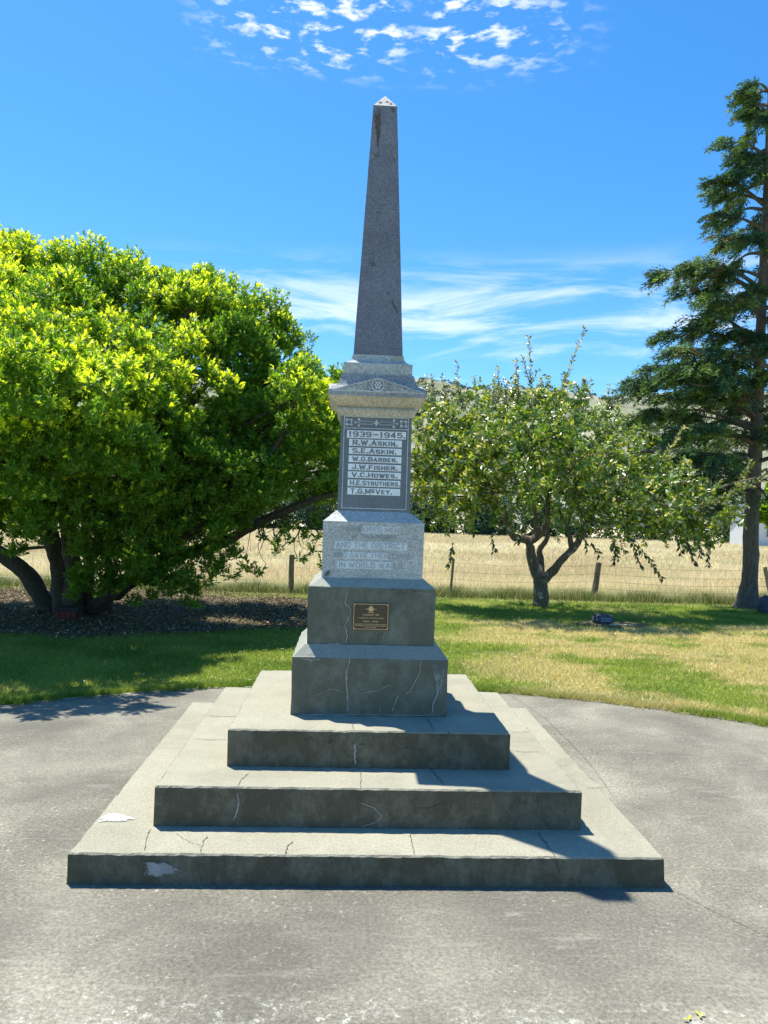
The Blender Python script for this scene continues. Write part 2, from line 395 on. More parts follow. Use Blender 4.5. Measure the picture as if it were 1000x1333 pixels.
# hairline cracks across the paving
def ribbon(mb, pts, w, n, mi=0, wig=0.0, off=0.0015, sub=6):
    """a thin irregular strip lying along pts on a plane of normal n"""
    n = Vector(n).normalized(); L = []
    for i in range(len(pts) - 1):
        a, b = Vector(pts[i]), Vector(pts[i + 1])
        for s in range(sub): L.append(a.lerp(b, s / sub))
    L.append(Vector(pts[-1])); V = []
    for i, p in enumerate(L):
        t = (L[min(i + 1, len(L) - 1)] - L[max(i - 1, 0)]).normalized(); sd = t.cross(n).normalized()
        q = p + sd * (random.uniform(-1, 1) * wig)
        ww = w * random.uniform(0.35, 1.0) * (0.25 if i in (0, len(L) - 1) else 1)
        V += [q + sd * ww / 2 + n * off, q - sd * ww / 2 + n * off]
    mb.add(V, [(2 * i, 2 * i + 1, 2 * i + 3, 2 * i + 2) for i in range(len(L) - 1)], mi, [0.62] * len(V))
mb = MB()
g = lambda x, y: tuple(G(x, y))
ribbon(mb, [g(868, 1155), g(905, 1175), g(950, 1197), g(1010, 1225), g(1090, 1260)], 0.004, (0, 0, 1), 0, 0.004, 0.003)
ribbon(mb, [g(664, 905), g(710, 935), g(760, 985), g(800, 1040)], 0.004, (0, 0, 1), 0, 0.006, 0.003)
tag(mb.build('paving_crack', [M_crackd, M_patchg]), kind='structure')

# leaf litter bed
def blob(cx, cy, rx, ry, z, n=70, amp=0.25, seed=0):
    V = [(cx, cy, z)]
    for i in range(n):
        a = 2 * math.pi * i / n; q = 1 + amp * noise.fractal(Vector((math.cos(a) * 2 + seed, math.sin(a) * 2, seed)), 0.8, 2, 4)
        V.append((cx + rx * q * math.cos(a), cy + ry * q * math.sin(a), z))
    return V, [(0, i + 1, (i + 1) % n + 1) for i in range(n)]
V, Fc = blob(-4.3, 7.9, 4.35, 2.75, -0.0045, seed=3)
V = [(x, y, z + 0.004) for x, y, z in V]
tag(mesh_obj('litter_bed', V, Fc, M_soil), kind='structure')
BED = [(x, y) for x, y, z in V[1:]]
def inbed(x, y, s=1.0): 
    return ((x + 4.3) / (4.35 * s)) ** 2 + ((y - 7.9) / (2.75 * s)) ** 2 + 0.25 * noise.noise(Vector((x, y, 3))) < 1

# hills
def ridge(x): return 96 + 10 * noise.noise(Vector((x * 0.004, 2, 0))) + 5 * noise.noise(Vector((x * 0.015, 5, 0)))
def hz(x, y):
    t = min(1, max(0, (y - 190) / 380)); t2 = t * t * (3 - 2 * t)
    h = ridge(x) * t2
    h += 9 * t2 * noise.fractal(Vector((x * 0.012, y * 0.012, 1)), 0.9, 2, 4)
    if y > 575: h -= (y - 575) * 0.35
    return h - 0.5
def hill_col(x, y):
    a = np.array([0.33, 0.31, 0.21]); b_ = np.array([0.25, 0.27, 0.17]); c = np.array([0.15, 0.18, 0.11])
    n = patch(x, y, 0.02, 1.2)
    q = a + (b_ - a) * min(1, max(0, 0.5 + n))
    return q + (c - q) * min(1, max(0, patch(x, y, 0.035, 7.2) * 2.5 - 0.3))
tag(grid('hills', -700, 900, 180, 760, 200, 90, hz, M_hill, hill_col), kind='structure')

# ------------------------------------------------------------------ leaves
def unit(a): return a / (np.linalg.norm(a, axis=1, keepdims=True) + 1e-9)
def rdir(n): return unit(rng.normal(size=(n, 3)))
class Leaves:
    def __init__(s): s.v = []; s.c = []
    def add(s, p, ax, L, W, c, nrm=None, fold=0.15):
        n = len(p); L = np.broadcast_to(L, (n,))[:, None]; W = np.broadcast_to(W, (n,))[:, None]
        ax = unit(ax); r = nrm if nrm is not None else rdir(n)
        sd = unit(np.cross(ax, r)); nn = np.cross(sd, ax)
        b = p; t = p + ax * L - nn * L * 0.12
        mid = p + ax * L * 0.45
        l = mid + sd * W / 2 + nn * W * fold; rr = mid - sd * W / 2 + nn * W * fold
        s.v.append(np.stack([b, rr, t, l], 1).reshape(-1, 3)); s.c.append(np.repeat(c, 4, 0))
    def count(s): return sum(len(a) for a in s.v) // 4
    def build(s, name, m_, parent=None):
        V = np.concatenate(s.v); c = np.concatenate(s.c); n = len(V) // 4; i = np.arange(n) * 4
        Fc = np.concatenate([np.stack([i, i + 1, i + 2], 1), np.stack([i, i + 2, i + 3], 1)])
        return mesh_obj(name, V, Fc, m_, parent, None, np.clip(c, 0, 1))

def jitcol(c, n, v=0.25):
    c = np.array(c, float) if np.ndim(c) == 1 else c
    return np.clip(c * (1 + rng.uniform(-v, v, (n, 1))) * (1 + rng.uniform(-0.08, 0.08, (n, 3))), 0, 1)

def tufts(LV, centre, radius, n, L, W, per, c_old, c_new, newf, up=0.6, bottom=-0.5, squash=1.0):
    """rosettes of leaves standing on the outside of a rough ball"""
    d = rdir(n * 2); d = d[d[:, 2] > bottom][:n]; n = len(d)
    r = radius * rng.uniform(0.72, 1.08, (n, 1))
    p = centre + d * r * np.array([1, 1, squash])
    ax = unit(d + np.array([0, 0, up]) + rng.normal(size=(n, 3)) * 0.25)
    P_ = np.repeat(p, per, 0); A = np.repeat(ax, per, 0)
    k_ = np.tile(np.arange(per) / per, n)[:, None]      # 0 = lowest leaf, 1 = tip
    rad = rdir(n * per); rad = unit(rad - A * np.sum(rad * A, 1, keepdims=True))
    pos = P_ + A * (k_ - 0.5) * L * 1.6
    dirn = rad * (1.05 - k_ * 0.75) + A * (0.25 + k_ * 0.8)
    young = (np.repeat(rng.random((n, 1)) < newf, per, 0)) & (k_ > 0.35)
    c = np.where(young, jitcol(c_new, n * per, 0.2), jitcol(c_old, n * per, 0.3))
    sz = rng.uniform(0.7, 1.25, n * per)
    LV.add(pos, dirn, L * sz, W * sz, c, nrm=A)

# ------------------------------------------------------------------ left broadleaf tree
def left_tree():
    base = G(88, 798)
    t = thing('broadleaf_tree', (base[0], base[1], 0), 'large dense evergreen tree with yellow-green leaf tips and dark spreading trunks, left of the memorial', 'tree')
    tr = MB()
    def limb(px, r0, r1, seg=10, rough=0.35):
        r0 *= .78
        pts = [P(*q) for q in px]; n = len(pts)
        rad = [r0 + (r1 - r0) * (i / (n - 1)) ** 0.8 for i in range(n)]
        a, b = catmull(pts, rad, 6); tr.tube(a, b, seg, rough)
    limb([(84, 806, 11.5), (80, 760, 11.5), (72, 715, 11.5), (48, 665, 11.3), (30, 610, 11), (40, 520, 10.5), (60, 440, 10.5)], 0.24, 0.05)
    limb([(66, 803, 11.7), (42, 757, 11.8), (12, 727, 11.8), (-40, 690, 11.8), (-90, 600, 11.5)], 0.21, 0.08)
    limb([(92, 806, 11.4), (96, 750, 11.3), (88, 690, 11.2), (90, 620, 10.9), (130, 520, 10.6), (150, 420, 10.6)], 0.2, 0.05)
    limb([(112, 800, 11.8), (116, 740, 11.8), (112, 680, 11.7), (150, 600, 11.4), (200, 480, 11.2), (250, 400, 11.2)], 0.13, 0.04)
    limb([(140, 798, 12.0), (142, 740, 12), (138, 690, 12), (170, 600, 12), (230, 520, 12)], 0.10, 0.04)
    limb([(118, 800, 11.6), (150, 765, 11.4), (200, 735, 11.2), (250, 718, 11), (296, 703, 11), (330, 684, 11), (373, 665, 11), (415, 648, 11), (455, 640, 11)], 0.17, 0.035)
    limb([(150, 775, 11.2), (190, 745, 10.9), (240, 700, 10.6), (300, 640, 10.4), (360, 580, 10.4), (390, 500, 10.4)], 0.11, 0.03)
    limb([(330, 684, 11), (380, 686, 11.2), (425, 690, 11.4)], 0.05, 0.012, 6)
    limb([(12, 727, 11.8), (30, 715, 11.9), (70, 712, 12)], 0.06, 0.02, 6)
    # clumps: photo x, y, depth, radius in metres, share of young leaf
    C = [(-160, 520, 10.5, 1.2, .5), (-150, 380, 12, 1.1, .4), (-120, 640, 9.6, 1.0, .3), (-60, 460, 9.0, .95, .6), (-70, 365, 12.0, .95, .4), (-60, 600, 8.6, .7, .5),
         (-30, 420, 10.8, .85, .5),
         (10, 362, 12.4, .6, .35), (55, 372, 12.2, .6, .35), (132, 372, 12.2, .66, .4), (100, 420, 11.4, .6, .4), (190, 400, 12, .62, .4), (240, 418, 11.6, .66, .45), (268, 400, 12.0, .5, .4),
         (316, 436, 11.6, .66, .35), (338, 428, 11.9, .48, .3), (300, 470, 11.3, .6, .2), (370, 480, 11.7, .5, .2), (180, 460, 11, .6, .5), (225, 470, 10.6, .5, .5),
         (40, 440, 10.4, .66, .6), (85, 410, 10.9, .5, .6), (10, 480, 9.4, .6, .75), (70, 480, 9.0, .55, .8), (125, 470, 9.4, .5, .7), (165, 500, 9.0, .5, .8), (210, 500, 9.6, .45, .7), (30, 540, 8.3, .55, .9),
         (110, 530, 8.5, .55, .85), (60, 590, 8.2, .45, .6), (140, 575, 8.6, .45, .7), (0, 600, 8.4, .55, .6), (205, 560, 10.0, .5, .3), (255, 520, 10.4, .45, .4), (160, 620, 9.4, .5, .25), (100, 640, 9.4, .45, .3), (30, 650, 9.2, .5, .25),
         (330, 560, 11.2, .6, .1), (280, 590, 11, .6, .1), (390, 515, 10.4, .42, .75), (420, 520, 10.9, .4, .3), (405, 560, 10.6, .45, .3), (435, 560, 11.2, .4, .2), (350, 620, 10.8, .5, .1), (410, 610, 10.9, .5, .15), (440, 610, 11.3, .42, .1),
         (220, 640, 10.8, .6, .1), (285, 660, 10.6, .48, .1), (390, 640, 11.4, .35, .1), (430, 645, 11.6, .3, .1),
         (180, 690, 10.4, .48, .1), (225, 715, 10.5, .42, .1), (255, 745, 10.5, .3, .1), (215, 755, 10.5, .3, .05), (280, 720, 10.6, .22, .1), (185, 760, 11.0, .3, .05), (120, 690, 9.8, .38, .1), (10, 700, 9.8, .3, .1), (150, 725, 10.7, .34, .05), (130, 720, 10.2, .3, .1), (120, 760, 10.6, .26, .05), (160, 755, 10.5, .3, .05), (195, 730, 10.2, .34, .1), (240, 770, 10.8, .26, .05), (260, 690, 10.3, .36, .1), (310, 680, 10.8, .26, .1), (200, 670, 10.0, .4, .15), (150, 670, 9.9, .4, .15), (60, 680, 9.4, .34, .15), (340, 640, 10.4, .35, .1), (300, 620, 10.2, .4, .1), (250, 600, 10.0, .4, .15), (-20, 680, 9.6, .3, .2),
         (230, 640, 12.8, .8, .1), (110, 600, 12.8, .8, .1), (20, 600, 12.6, .8, .1), (340, 560, 12.9, .7, .1), (430, 600, 12.8, .5, .1), (400, 560, 13.4, .6, .1), (300, 600, 13.6, .7, .1), (200, 560, 14, .7, .1), (450, 580, 13.5, .35, .1),
         (60, 490, 7.15, .36, .9), (115, 512, 7.2, .3, .8), (10, 500, 7.2, .4, .8), (150, 505, 7.9, .3, .8), (-60, 500, 7.4, .4, .8), (35, 530, 7.5, .3, .8), (90, 480, 7.7, .35, .9)]
    LV = Leaves()
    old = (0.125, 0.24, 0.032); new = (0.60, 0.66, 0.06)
    hub = P(95, 640, 11.4)
    for (x, y, d, r, nf) in C:
        c = P(x, y, d)
        if r > 0.3:
            mid = (hub + c) / 2 + rng.normal(size=3) * 0.15 - np.array([0, 0, 0.15])
            a, b = catmull([hub + rng.normal(size=3) * 0.1, mid, c], [0.055, 0.04, 0.015], 4); tr.tube(a, b, 6, 0.3)
        nb = int(26 * (r / 0.6) ** 1.4) + 6
        dd = rdir(nb); dd[:, 2] = np.abs(dd[:, 2]) * np.where(rng.random(nb) < 0.72, 1, -0.8); dd = unit(dd)
        for q in dd:
            br = r * rng.uniform(0.26, 0.42) if r < 0.8 else rng.uniform(0.2, 0.34)
            if rng.random() < (0.33 if d < 10.0 else 0.16): continue
            bc = c + q * (r * rng.uniform(0.6, 1.15)) * np.array([1, 1, 0.95])
            dens = int(230 * br * br * 4 * rng.uniform(0.45, 1.2)) + 8
            if d < 10.2: br *= 0.86
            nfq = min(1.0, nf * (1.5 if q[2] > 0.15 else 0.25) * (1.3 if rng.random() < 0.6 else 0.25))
            vis = 1.0 if (-90 < x < 480 and d < 12.5) else 0.45
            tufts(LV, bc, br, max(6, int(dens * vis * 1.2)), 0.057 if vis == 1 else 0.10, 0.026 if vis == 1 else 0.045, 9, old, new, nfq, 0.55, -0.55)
    # thin bare twigs hanging under the long right-hand limb
    for i in range(46):
        s = P(random.uniform(330, 440), random.uniform(650, 690), random.uniform(10.7, 11.4))
        pts = [s]; dv = np.array([random.uniform(-0.3, 0.5), random.uniform(-0.3, 0.3), -0.5])
        for j in range(5):
            dv = dv * 0.8 + np.array([random.uniform(-.4, .4), random.uniform(-.3, .3), random.uniform(-0.35, 0.2)])
            pts.append(pts[-1] + dv / np.linalg.norm(dv) * random.uniform(0.07, 0.14))
        a, b = catmull(pts, [0.009, 0.008, 0.006, 0.005, 0.004, 0.0025], 3); tr.tube(a, b, 4)
        if i % 2 == 0: tufts(LV, np.array(pts[-1]), 0.06, 7, 0.07, 0.03, 6, old, new, 0.1)
    for (x, y) in ((262, 700), (300, 715), (310, 725), (335, 745), (290, 740), (255, 720), (425, 735), (430, 715), (300, 752), (322, 738), (270, 760)):
        tufts(LV, P(x, y, 10.7), 0.09, 12, 0.075, 0.03, 6, old, new, 0.15)
    tr.build('trunk', M_bark1, t, smooth=True)
    LV.build('crown', M_leafA, t)
    print('left leaves', LV.count())
left_tree()

# ------------------------------------------------------------------ apple tree
def shoot(LV, tr, s, d0, length, droop, L, W, c1, c2, step=0.035, r=0.005, wob=0.05, leafy=0.1, c3=None, stiff=0.8):
    n = max(4, int(length / step)); p = np.array(s, float); d = np.array(d0, float); d /= np.linalg.norm(d); pts = [p.copy()]; ds = [d.copy()]
    for i in range(n):
        d = d + np.array([0, 0, -droop * step]) + rng.normal(size=3) * wob; d /= np.linalg.norm(d); p = p + d * step; pts.append(p.copy()); ds.append(d.copy())
    A = np.array(pts[int(n * leafy):]); D = np.array(ds[int(n * leafy):]); k_ = len(A)
    for rep in range(2):
        rad = rdir(k_); rad = unit(rad - D * np.sum(rad * D, 1, keepdims=True))
        c = jitcol(c1, k_, 0.3)
        y = rng.random((k_, 1)) < c2[0]; c = np.where(y, jitcol(c2[1], k_, 0.2), c)
        if c3 is not None:
            y = rng.random((k_, 1)) < c3[0]; c = np.where(y, jitcol(c3[1], k_, 0.2), c)
        sz = rng.uniform(0.65, 1.2, k_)
        LV.add(A + rng.normal(size=(k_, 3)) * 0.008, rad * stiff + D * 0.6 + np.array([0, 0, -0.15]), L * sz, W * sz, c, nrm=D + rng.normal(size=(k_, 3)) * 0.5)
    if tr is not None: tr.tube(pts[::3] + [pts[-1]], list(np.linspace(r, r * 0.3, len(pts[::3]) + 1)), 4)

def apple_tree():
    b = G(704, 789)
    t = thing('apple_tree', (b[0], b[1], 0), 'spreading apple tree with forked lichened trunk and drooping branches, right of the memorial', 'tree')
    tr = MB(); D0 = 14.45
    def limb(px, r0, r1, seg=10):
        r0 *= .88
        pts = [P(*q) for q in px]; n = len(pts); rad = [r0 + (r1 - r0) * (i / (n - 1)) for i in range(n)]
        a, c = catmull(pts, rad, 5); tr.tube(a, c, seg, 0.4)
    limb([(704, 796, D0), (704, 785, D0), (704, 770, D0), (703, 752, D0)], 0.17, 0.125, 12)
    limb([(703, 756, D0), (694, 735, D0), (690, 712, D0), (686, 703, D0), (671, 700, 14.3), (664, 690, 14.3), (656, 672, 14.2), (646, 655, 14.1), (630, 620, 14), (610, 570, 14)], 0.115, 0.035)
    limb([(687, 708, D0), (700, 698, D0), (712, 680, D0), (714, 650, 14.4), (720, 600, 14.4), (700, 540, 14.4)], 0.085, 0.03)
    limb([(706, 752, D0), (704, 730, 14.6), (703, 714, 14.6), (711, 704, 14.6), (713, 690, 14.6), (708, 660, 14.7), (690, 600, 14.8), (660, 540, 14.8)], 0.075, 0.025)
    limb([(700, 700, D0), (698, 680, 14.3), (694, 650, 14.2), (680, 600, 14)], 0.06, 0.02)
    limb([(706, 758, D0), (718, 745, 14.3), (732, 728, 14.2), (748, 712, 14.2), (757, 697, 14.1), (768, 670, 14), (790, 630, 14), (820, 590, 14), (860, 590, 13.8)], 0.095, 0.03)
    limb([(745, 716, 14.2), (742, 700, 14.2), (741, 680, 14.2), (750, 640, 14.3), (780, 560, 14.4)], 0.06, 0.02)
    limb([(790, 630, 14), (850, 640, 13.7), (910, 640, 13.4), (960, 628, 13.0), (1005, 618, 12.6), (1030, 612, 12.4)], 0.04, 0.008, 6)
    LV = Leaves()
    c1 = (0.12, 0.225, 0.035); cy = (0.22, (0.38, 0.43, 0.045)); cp = (0.13, (0.52, 0.54, 0.46))
    L, W = 0.108, 0.052
    # crown volume: photo x, y, depth, radius (m), number of shoots
    C = [(560, 560, 14.4, .5, 70), (585, 600, 14.2, .6, 100), (560, 620, 14.3, .5, 70), (570, 545, 14.0, .35, 30), (555, 650, 14.2, .35, 30), (535, 610, 14.5, .4, 40), (620, 580, 13.9, .5, 50), (720, 580, 13.7, .5, 50), (640, 610, 13.8, .4, 40), (600, 545, 14.6, .55, 60), (640, 570, 14.2, .65, 84), (620, 640, 14.0, .5, 56), (590, 665, 14.2, .35, 26),
         (670, 540, 14.6, .6, 70), (690, 590, 13.9, .7, 90), (660, 640, 13.9, .45, 44), (720, 545, 14.5, .6, 76), (745, 600, 13.8, .65, 84), (710, 640, 14.1, .45, 44), (760, 550, 14.4, .5, 56),
         (790, 600, 13.9, .6, 76), (780, 650, 13.7, .45, 50), (830, 610, 13.9, .5, 56), (830, 655, 13.6, .5, 60), (870, 640, 13.6, .45, 52), (870, 680, 13.5, .38, 36), (905, 660, 13.4, .4, 38), (915, 690, 13.5, .3, 22), (935, 668, 13.2, .32, 30), (885, 700, 13.4, .25, 20),
         (800, 690, 13.6, .32, 26), (740, 670, 13.9, .35, 30), (700, 610, 15.2, .9, 80), (620, 600, 15.2, .8, 60), (790, 620, 15.0, .7, 50), (800, 560, 14.6, .35, 22), (545, 590, 14.8, .4, 26), (620, 600, 12.9, .45, 46), (680, 625, 12.6, .45, 46), (740, 615, 12.5, .5, 52), (800, 640, 12.5, .45, 46), (860, 660, 12.6, .4, 40), (650, 565, 12.9, .45, 42), (720, 565, 12.7, .5, 46), (785, 595, 12.8, .45, 40), (590, 640, 13.0, .35, 30)]
    for (x, y, d, r, n) in C:
        c = P(x, y, d)
        hub = c + (P(705, 640, 14.4) - c) * 0.5
        tr.tube([hub, (hub + c) / 2 + rng.normal(size=3) * 0.06, c], [0.022, 0.016, 0.008], 5, 0.2)
        for q in rdir(int(n * .56)):
            s = c + q * r * 1.08 * rng.uniform(0.1, 0.9) * np.array([1, 1, 0.85])
            dv = q * 0.8 + np.array([0, 0, 0.45]) + rng.normal(size=3) * 0.3
            shoot(LV, tr, s, dv, rng.uniform(0.25, 0.6), 2.2 if (y > 570 or x > 800) else 0.9, L, W, c1, cy if x > 640 else (0.36, cy[1]), 0.034, 0.005, c3=cp)
    pale = (0.55, (0.42, 0.44, 0.40))
    # upright water shoots above the crown
    for (x0, y0, x1, y1, d) in ((728, 520, 753, 420, 14.2), (692, 530, 692, 436, 14.2), (676, 520, 672, 470, 14.2), (595, 530, 597, 470, 14.3), (560, 530, 557, 488, 14.5), (650, 530, 648, 478, 14.3), (622, 530, 618, 490, 14.4),
                                (706, 530, 706, 492, 14.2), (668, 520, 672, 488, 14.1), (752, 520, 768, 494, 14.3), (765, 530, 750, 498, 14.3), (600, 520, 590, 500, 14.4), (640, 530, 636, 500, 14.6), (690, 500, 680, 462, 14.2), (692, 500, 700, 480, 14.2)) + tuple((x_, 535, x_ + rng.uniform(-10, 14), rng.uniform(486, 515), 14.3) for x_ in rng.uniform(550, 800, 26)):
        a, e = P(x0, y0, d), P(x1, y1, d)
        shoot(LV, tr, a, e - a, np.linalg.norm(e - a), 0.0, 0.085, 0.038, (0.12, 0.16, 0.07), (0.05, (0.4, 0.25, 0.05)), 0.030, 0.008, wob=0.016, c3=pale, stiff=0.6)
    # long pale shoots lying over the right side, ending in the branch that crosses the conifer's trunk
    for pts in (((735, 610, 13.1), (770, 592, 13.0), (800, 590, 12.9)), ((860, 600, 13.2), (880, 570, 13.2), (890, 555, 13.2)), ((830, 640, 12.9), (870, 628, 12.8), (905, 625, 12.8)), ((905, 662, 13), (950, 645, 12.8), (980, 628, 12.6), (1010, 615, 12.5), (1040, 610, 12.4)),
                ((950, 645, 12.8), (965, 622, 12.8), (980, 600, 12.8)), ((820, 665, 12.9), (850, 655, 12.8), (880, 660, 12.7)), ((780, 640, 13), (800, 625, 12.9), (815, 622, 12.9)), ((560, 575, 13.8), (550, 560, 13.7), (545, 548, 13.7))):
        for i in range(len(pts) - 1):
            a, e = P(*pts[i]), P(*pts[i + 1])
            for k_ in range(2): shoot(LV, tr, a, e - a, np.linalg.norm(e - a), 0.0, 0.085, 0.036, (0.14, 0.2, 0.05), (0.15, (0.4, 0.4, 0.06)), 0.032, 0.007, leafy=0, c3=(0.4, (0.46, 0.46, 0.40)), stiff=0.6)
    # hanging sprays below
    for (x, y, ln, dx) in ((590, 700, .5, -.1), (575, 690, .4, -.2), (605, 690, .42, .2), (615, 700, .35, .3), (640, 690, .3, .1), (560, 680, .4, -.1), (795, 690, .5, .25), (820, 690, .6, .35), (830, 700, .8, .35), (850, 700, .5, .4), (860, 690, .4, .3),
                         (882, 690, .45, .1), (922, 700, .6, .0), (935, 700, .5, .1), (905, 690, .45, .1), (760, 690, .3, .2), (770, 700, .3, .4), (870, 700, .5, .45), (800, 700, .4, .1), (945, 690, .35, .0), (895, 700, .4, .3), (680, 680, .3, -.2)):
        if ln < 0.75 and rng.random() < 0.3: continue
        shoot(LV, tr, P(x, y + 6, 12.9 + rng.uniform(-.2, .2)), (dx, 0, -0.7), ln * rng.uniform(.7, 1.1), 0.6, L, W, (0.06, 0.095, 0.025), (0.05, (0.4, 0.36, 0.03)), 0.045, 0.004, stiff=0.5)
    tr.build('trunk', M_bark2, t, smooth=True); LV.build('crown', M_leafB, t); print('apple leaves', LV.count())
apple_tree()

# ------------------------------------------------------------------ conifer
def conifer():
    b = G(972, 791)
    t = thing('conifer', (b[0], b[1], 0), 'tall dark conifer with tiered drooping boughs and straight bare trunk at the right edge', 'tree')
    tr = MB(); D = 15.35
    ax_px = [(972, 798, D), (973, 780, D), (976, 755, D), (978, 700, D), (981, 620, D), (985, 560, D), (990, 440, D), (995, 320, D), (999, 200, D), (1002, 85, D)]
    a, r = catmull([P(*q) for q in ax_px], [0.34, 0.21, 0.165, 0.15, 0.135, 0.125, 0.10, 0.075, 0.045, 0.012], 6)
    tr.tube(a, r, 14, 0.18)
    LV = Leaves()
    blue = np.array([0.05, 0.11, 0.06]); warm = np.array([0.18, 0.28, 0.07]); brown = np.array([0.15, 0.12, 0.05])
    def axis_at(y):
        for i in range(len(ax_px) - 1):
            if ax_px[i][1] >= y >= ax_px[i + 1][1]:
                f = (ax_px[i][1] - y) / (ax_px[i][1] - ax_px[i + 1][1] + 1e-6); return P(ax_px[i][0] * (1 - f) + ax_px[i + 1][0] * f, y, D)
        return P(981, y, D)
    def spray(p, d, ln, tone, dens=0.8):
        """a drooping frond: twig with short side twigs clothed in needles"""
        n = int(9 * dens) + 2
        k_ = np.linspace(0, 1, n)[:, None]
        d = d / np.linalg.norm(d)
        q = p + d * ln * k_ + np.array([0, 0, -1.0]) * ln * 0.45 * k_ ** 2
        q = np.repeat(q, 6, 0); m_ = len(q)
        sd = unit(np.cross(np.tile(d, (m_, 1)), rdir(m_) * 0.5 + np.array([0, 0, 1.0])))
        sg = np.where(rng.random((m_, 1)) < 0.5, -1, 1)
        q = q + sd * sg * rng.uniform(0, ln * 0.28, (m_, 1)) * (1.1 - np.repeat(k_, 6, 0)) + rng.normal(size=(m_, 3)) * 0.015
        LV.add(q, sd * sg * 0.7 + d * 0.9 + np.array([0, 0, -0.45]) + rng.normal(size=(m_, 3)) * 0.3, rng.uniform(0.06, 0.12, m_), rng.uniform(0.014, 0.026, m_), jitcol(tone, m_, 0.35))
    def bough(s, e, lift, dens=1.0, young=0.3, bottomfan=1.0):
        s, e = np.array(s), np.array(e); v = e - s; ln = np.linalg.norm(v)
        mid = s + v * 0.5 + np.array([0, 0, lift])
        pts, rr = catmull([s, mid, e], [0.035 + ln * 0.012, 0.025, 0.008], 7)
        tr.tube(pts, rr, 5, 0.2); pts = np.array(pts)
        n = int(ln * 26 * dens) + 5
        hd = np.cross(v / ln, [0, 0, 1.0]); hd /= np.linalg.norm(hd) + 1e-6
        for i in range(n):
            if i % 7 == 0: cu = rng.uniform(0.25, 1.0) ** 0.7; cw = rng.uniform(-1, 1)
            u = min(1.0, max(0.15, cu + rng.normal() * 0.06)); j = u * (len(pts) - 1); j0 = min(int(j), len(pts) - 2); p = pts[j0] + (pts[j0 + 1] - pts[j0]) * (j - j0)
            w = (cw + rng.normal() * 0.25) * ln * 0.22 * (1.15 - u * 0.8)
            p = p + hd * w + np.array([0, 0, rng.uniform(-0.12, 0.05)])
            dv = v / ln * rng.uniform(0.3, 1.0) + hd * np.sign(w) * rng.uniform(0.1, 0.8) + np.array([0, 0, rng.uniform(-0.35, 0.25)])
            k_ = rng.random(); tone = warm if k_ < young else (brown if k_ > 0.94 else blue * rng.uniform(0.8, 1.6))
            spray(p, dv, rng.uniform(0.22, 0.42), tone)
    # boughs seen against the sky: height at trunk (photo y), photo tip x, y, depth of the tip
    for (ya, xt, yt, dt, li, yg) in ((120, 985, 108, 15.1, .05, .2), (150, 970, 128, 15.2, .1, .2), (165, 978, 150, 15.6, .05, .2), (205, 946, 186, 15.2, .12, .2), (215, 960, 205, 15.8, .05, .1), (268, 918, 240, 15.2, .2, .15), (262, 932, 255, 15.9, .08, .1),
                             (300, 935, 282, 15.0, .1, .3), (320, 945, 305, 14.6, .05, .4), (385, 868, 352, 15.0, .25, .25), (378, 905, 340, 14.6, .15, .4), (400, 885, 378, 15.6, .1, .2), (410, 930, 385, 14.3, .1, .4), (455, 868, 432, 15.2, .15, .35),
                             (450, 905, 410, 14.6, .2, .4), (470, 885, 455, 14.4, .1, .4), (500, 835, 478, 15.2, .2, .3), (525, 815, 498, 15.3, .3, .25), (520, 848, 500, 14.8, .2, .4), (510, 880, 480, 14.2, .2, .5), (545, 860, 515, 14.6, .2, .5), (545, 900, 500, 14.0, .2, .6),
                             (560, 840, 540, 15.0, .25, .7), (575, 850, 570, 14.8, .2, .7), (600, 860, 600, 15.0, .15, .3), (580, 890, 560, 14.2, .2, .5), (620, 880, 625, 15.0, .1, .15), (640, 905, 640, 15.2, .1, .1), (600, 920, 600, 14.2, .1, .2), (640, 940, 655, 15.0, .05, .05), (610, 870, 590, 16, .1, .05), (560, 870, 540, 16.2, .1, .05)):
        e = P(xt, yt, dt); bough(axis_at(ya), e, li, 1.0, yg)
    # the rest of the whorls, all round the trunk
    for i in range(50):
        y = 130 + (i / 50) ** 0.75 * 520; s = axis_at(y); az = i * 2.4
        full = 0.25 + 2.5 * ((y - 100) / 420) ** 0.85 if y < 560 else 2.4 - (y - 560) * 0.012
        full *= rng.uniform(0.45, 1.0)
        d = np.array([math.cos(az), math.sin(az), 0])
        if d[0] < -0.3: full *= 0.5
        bough(s, s + d * full + np.array([0, 0, rng.uniform(-0.25, 0.2)]), 0.15, 0.75, 0.25)
    for i in range(24):
        y = 118 + i * 19; s = axis_at(y); az = rng.uniform(0, 6.28)
        bough(s, s + np.array([math.cos(az), math.sin(az), 0]) * rng.uniform(0.35, 0.6 + 0.5 * (y - 100) / 450) + np.array([0, 0, rng.uniform(-.15, .15)]), 0.08, 1.3, 0.2)
    tr.build('trunk', M_bark3, t, smooth=True); LV.build('crown', M_leafC, t); print('conifer leaves', LV.count())
conifer()

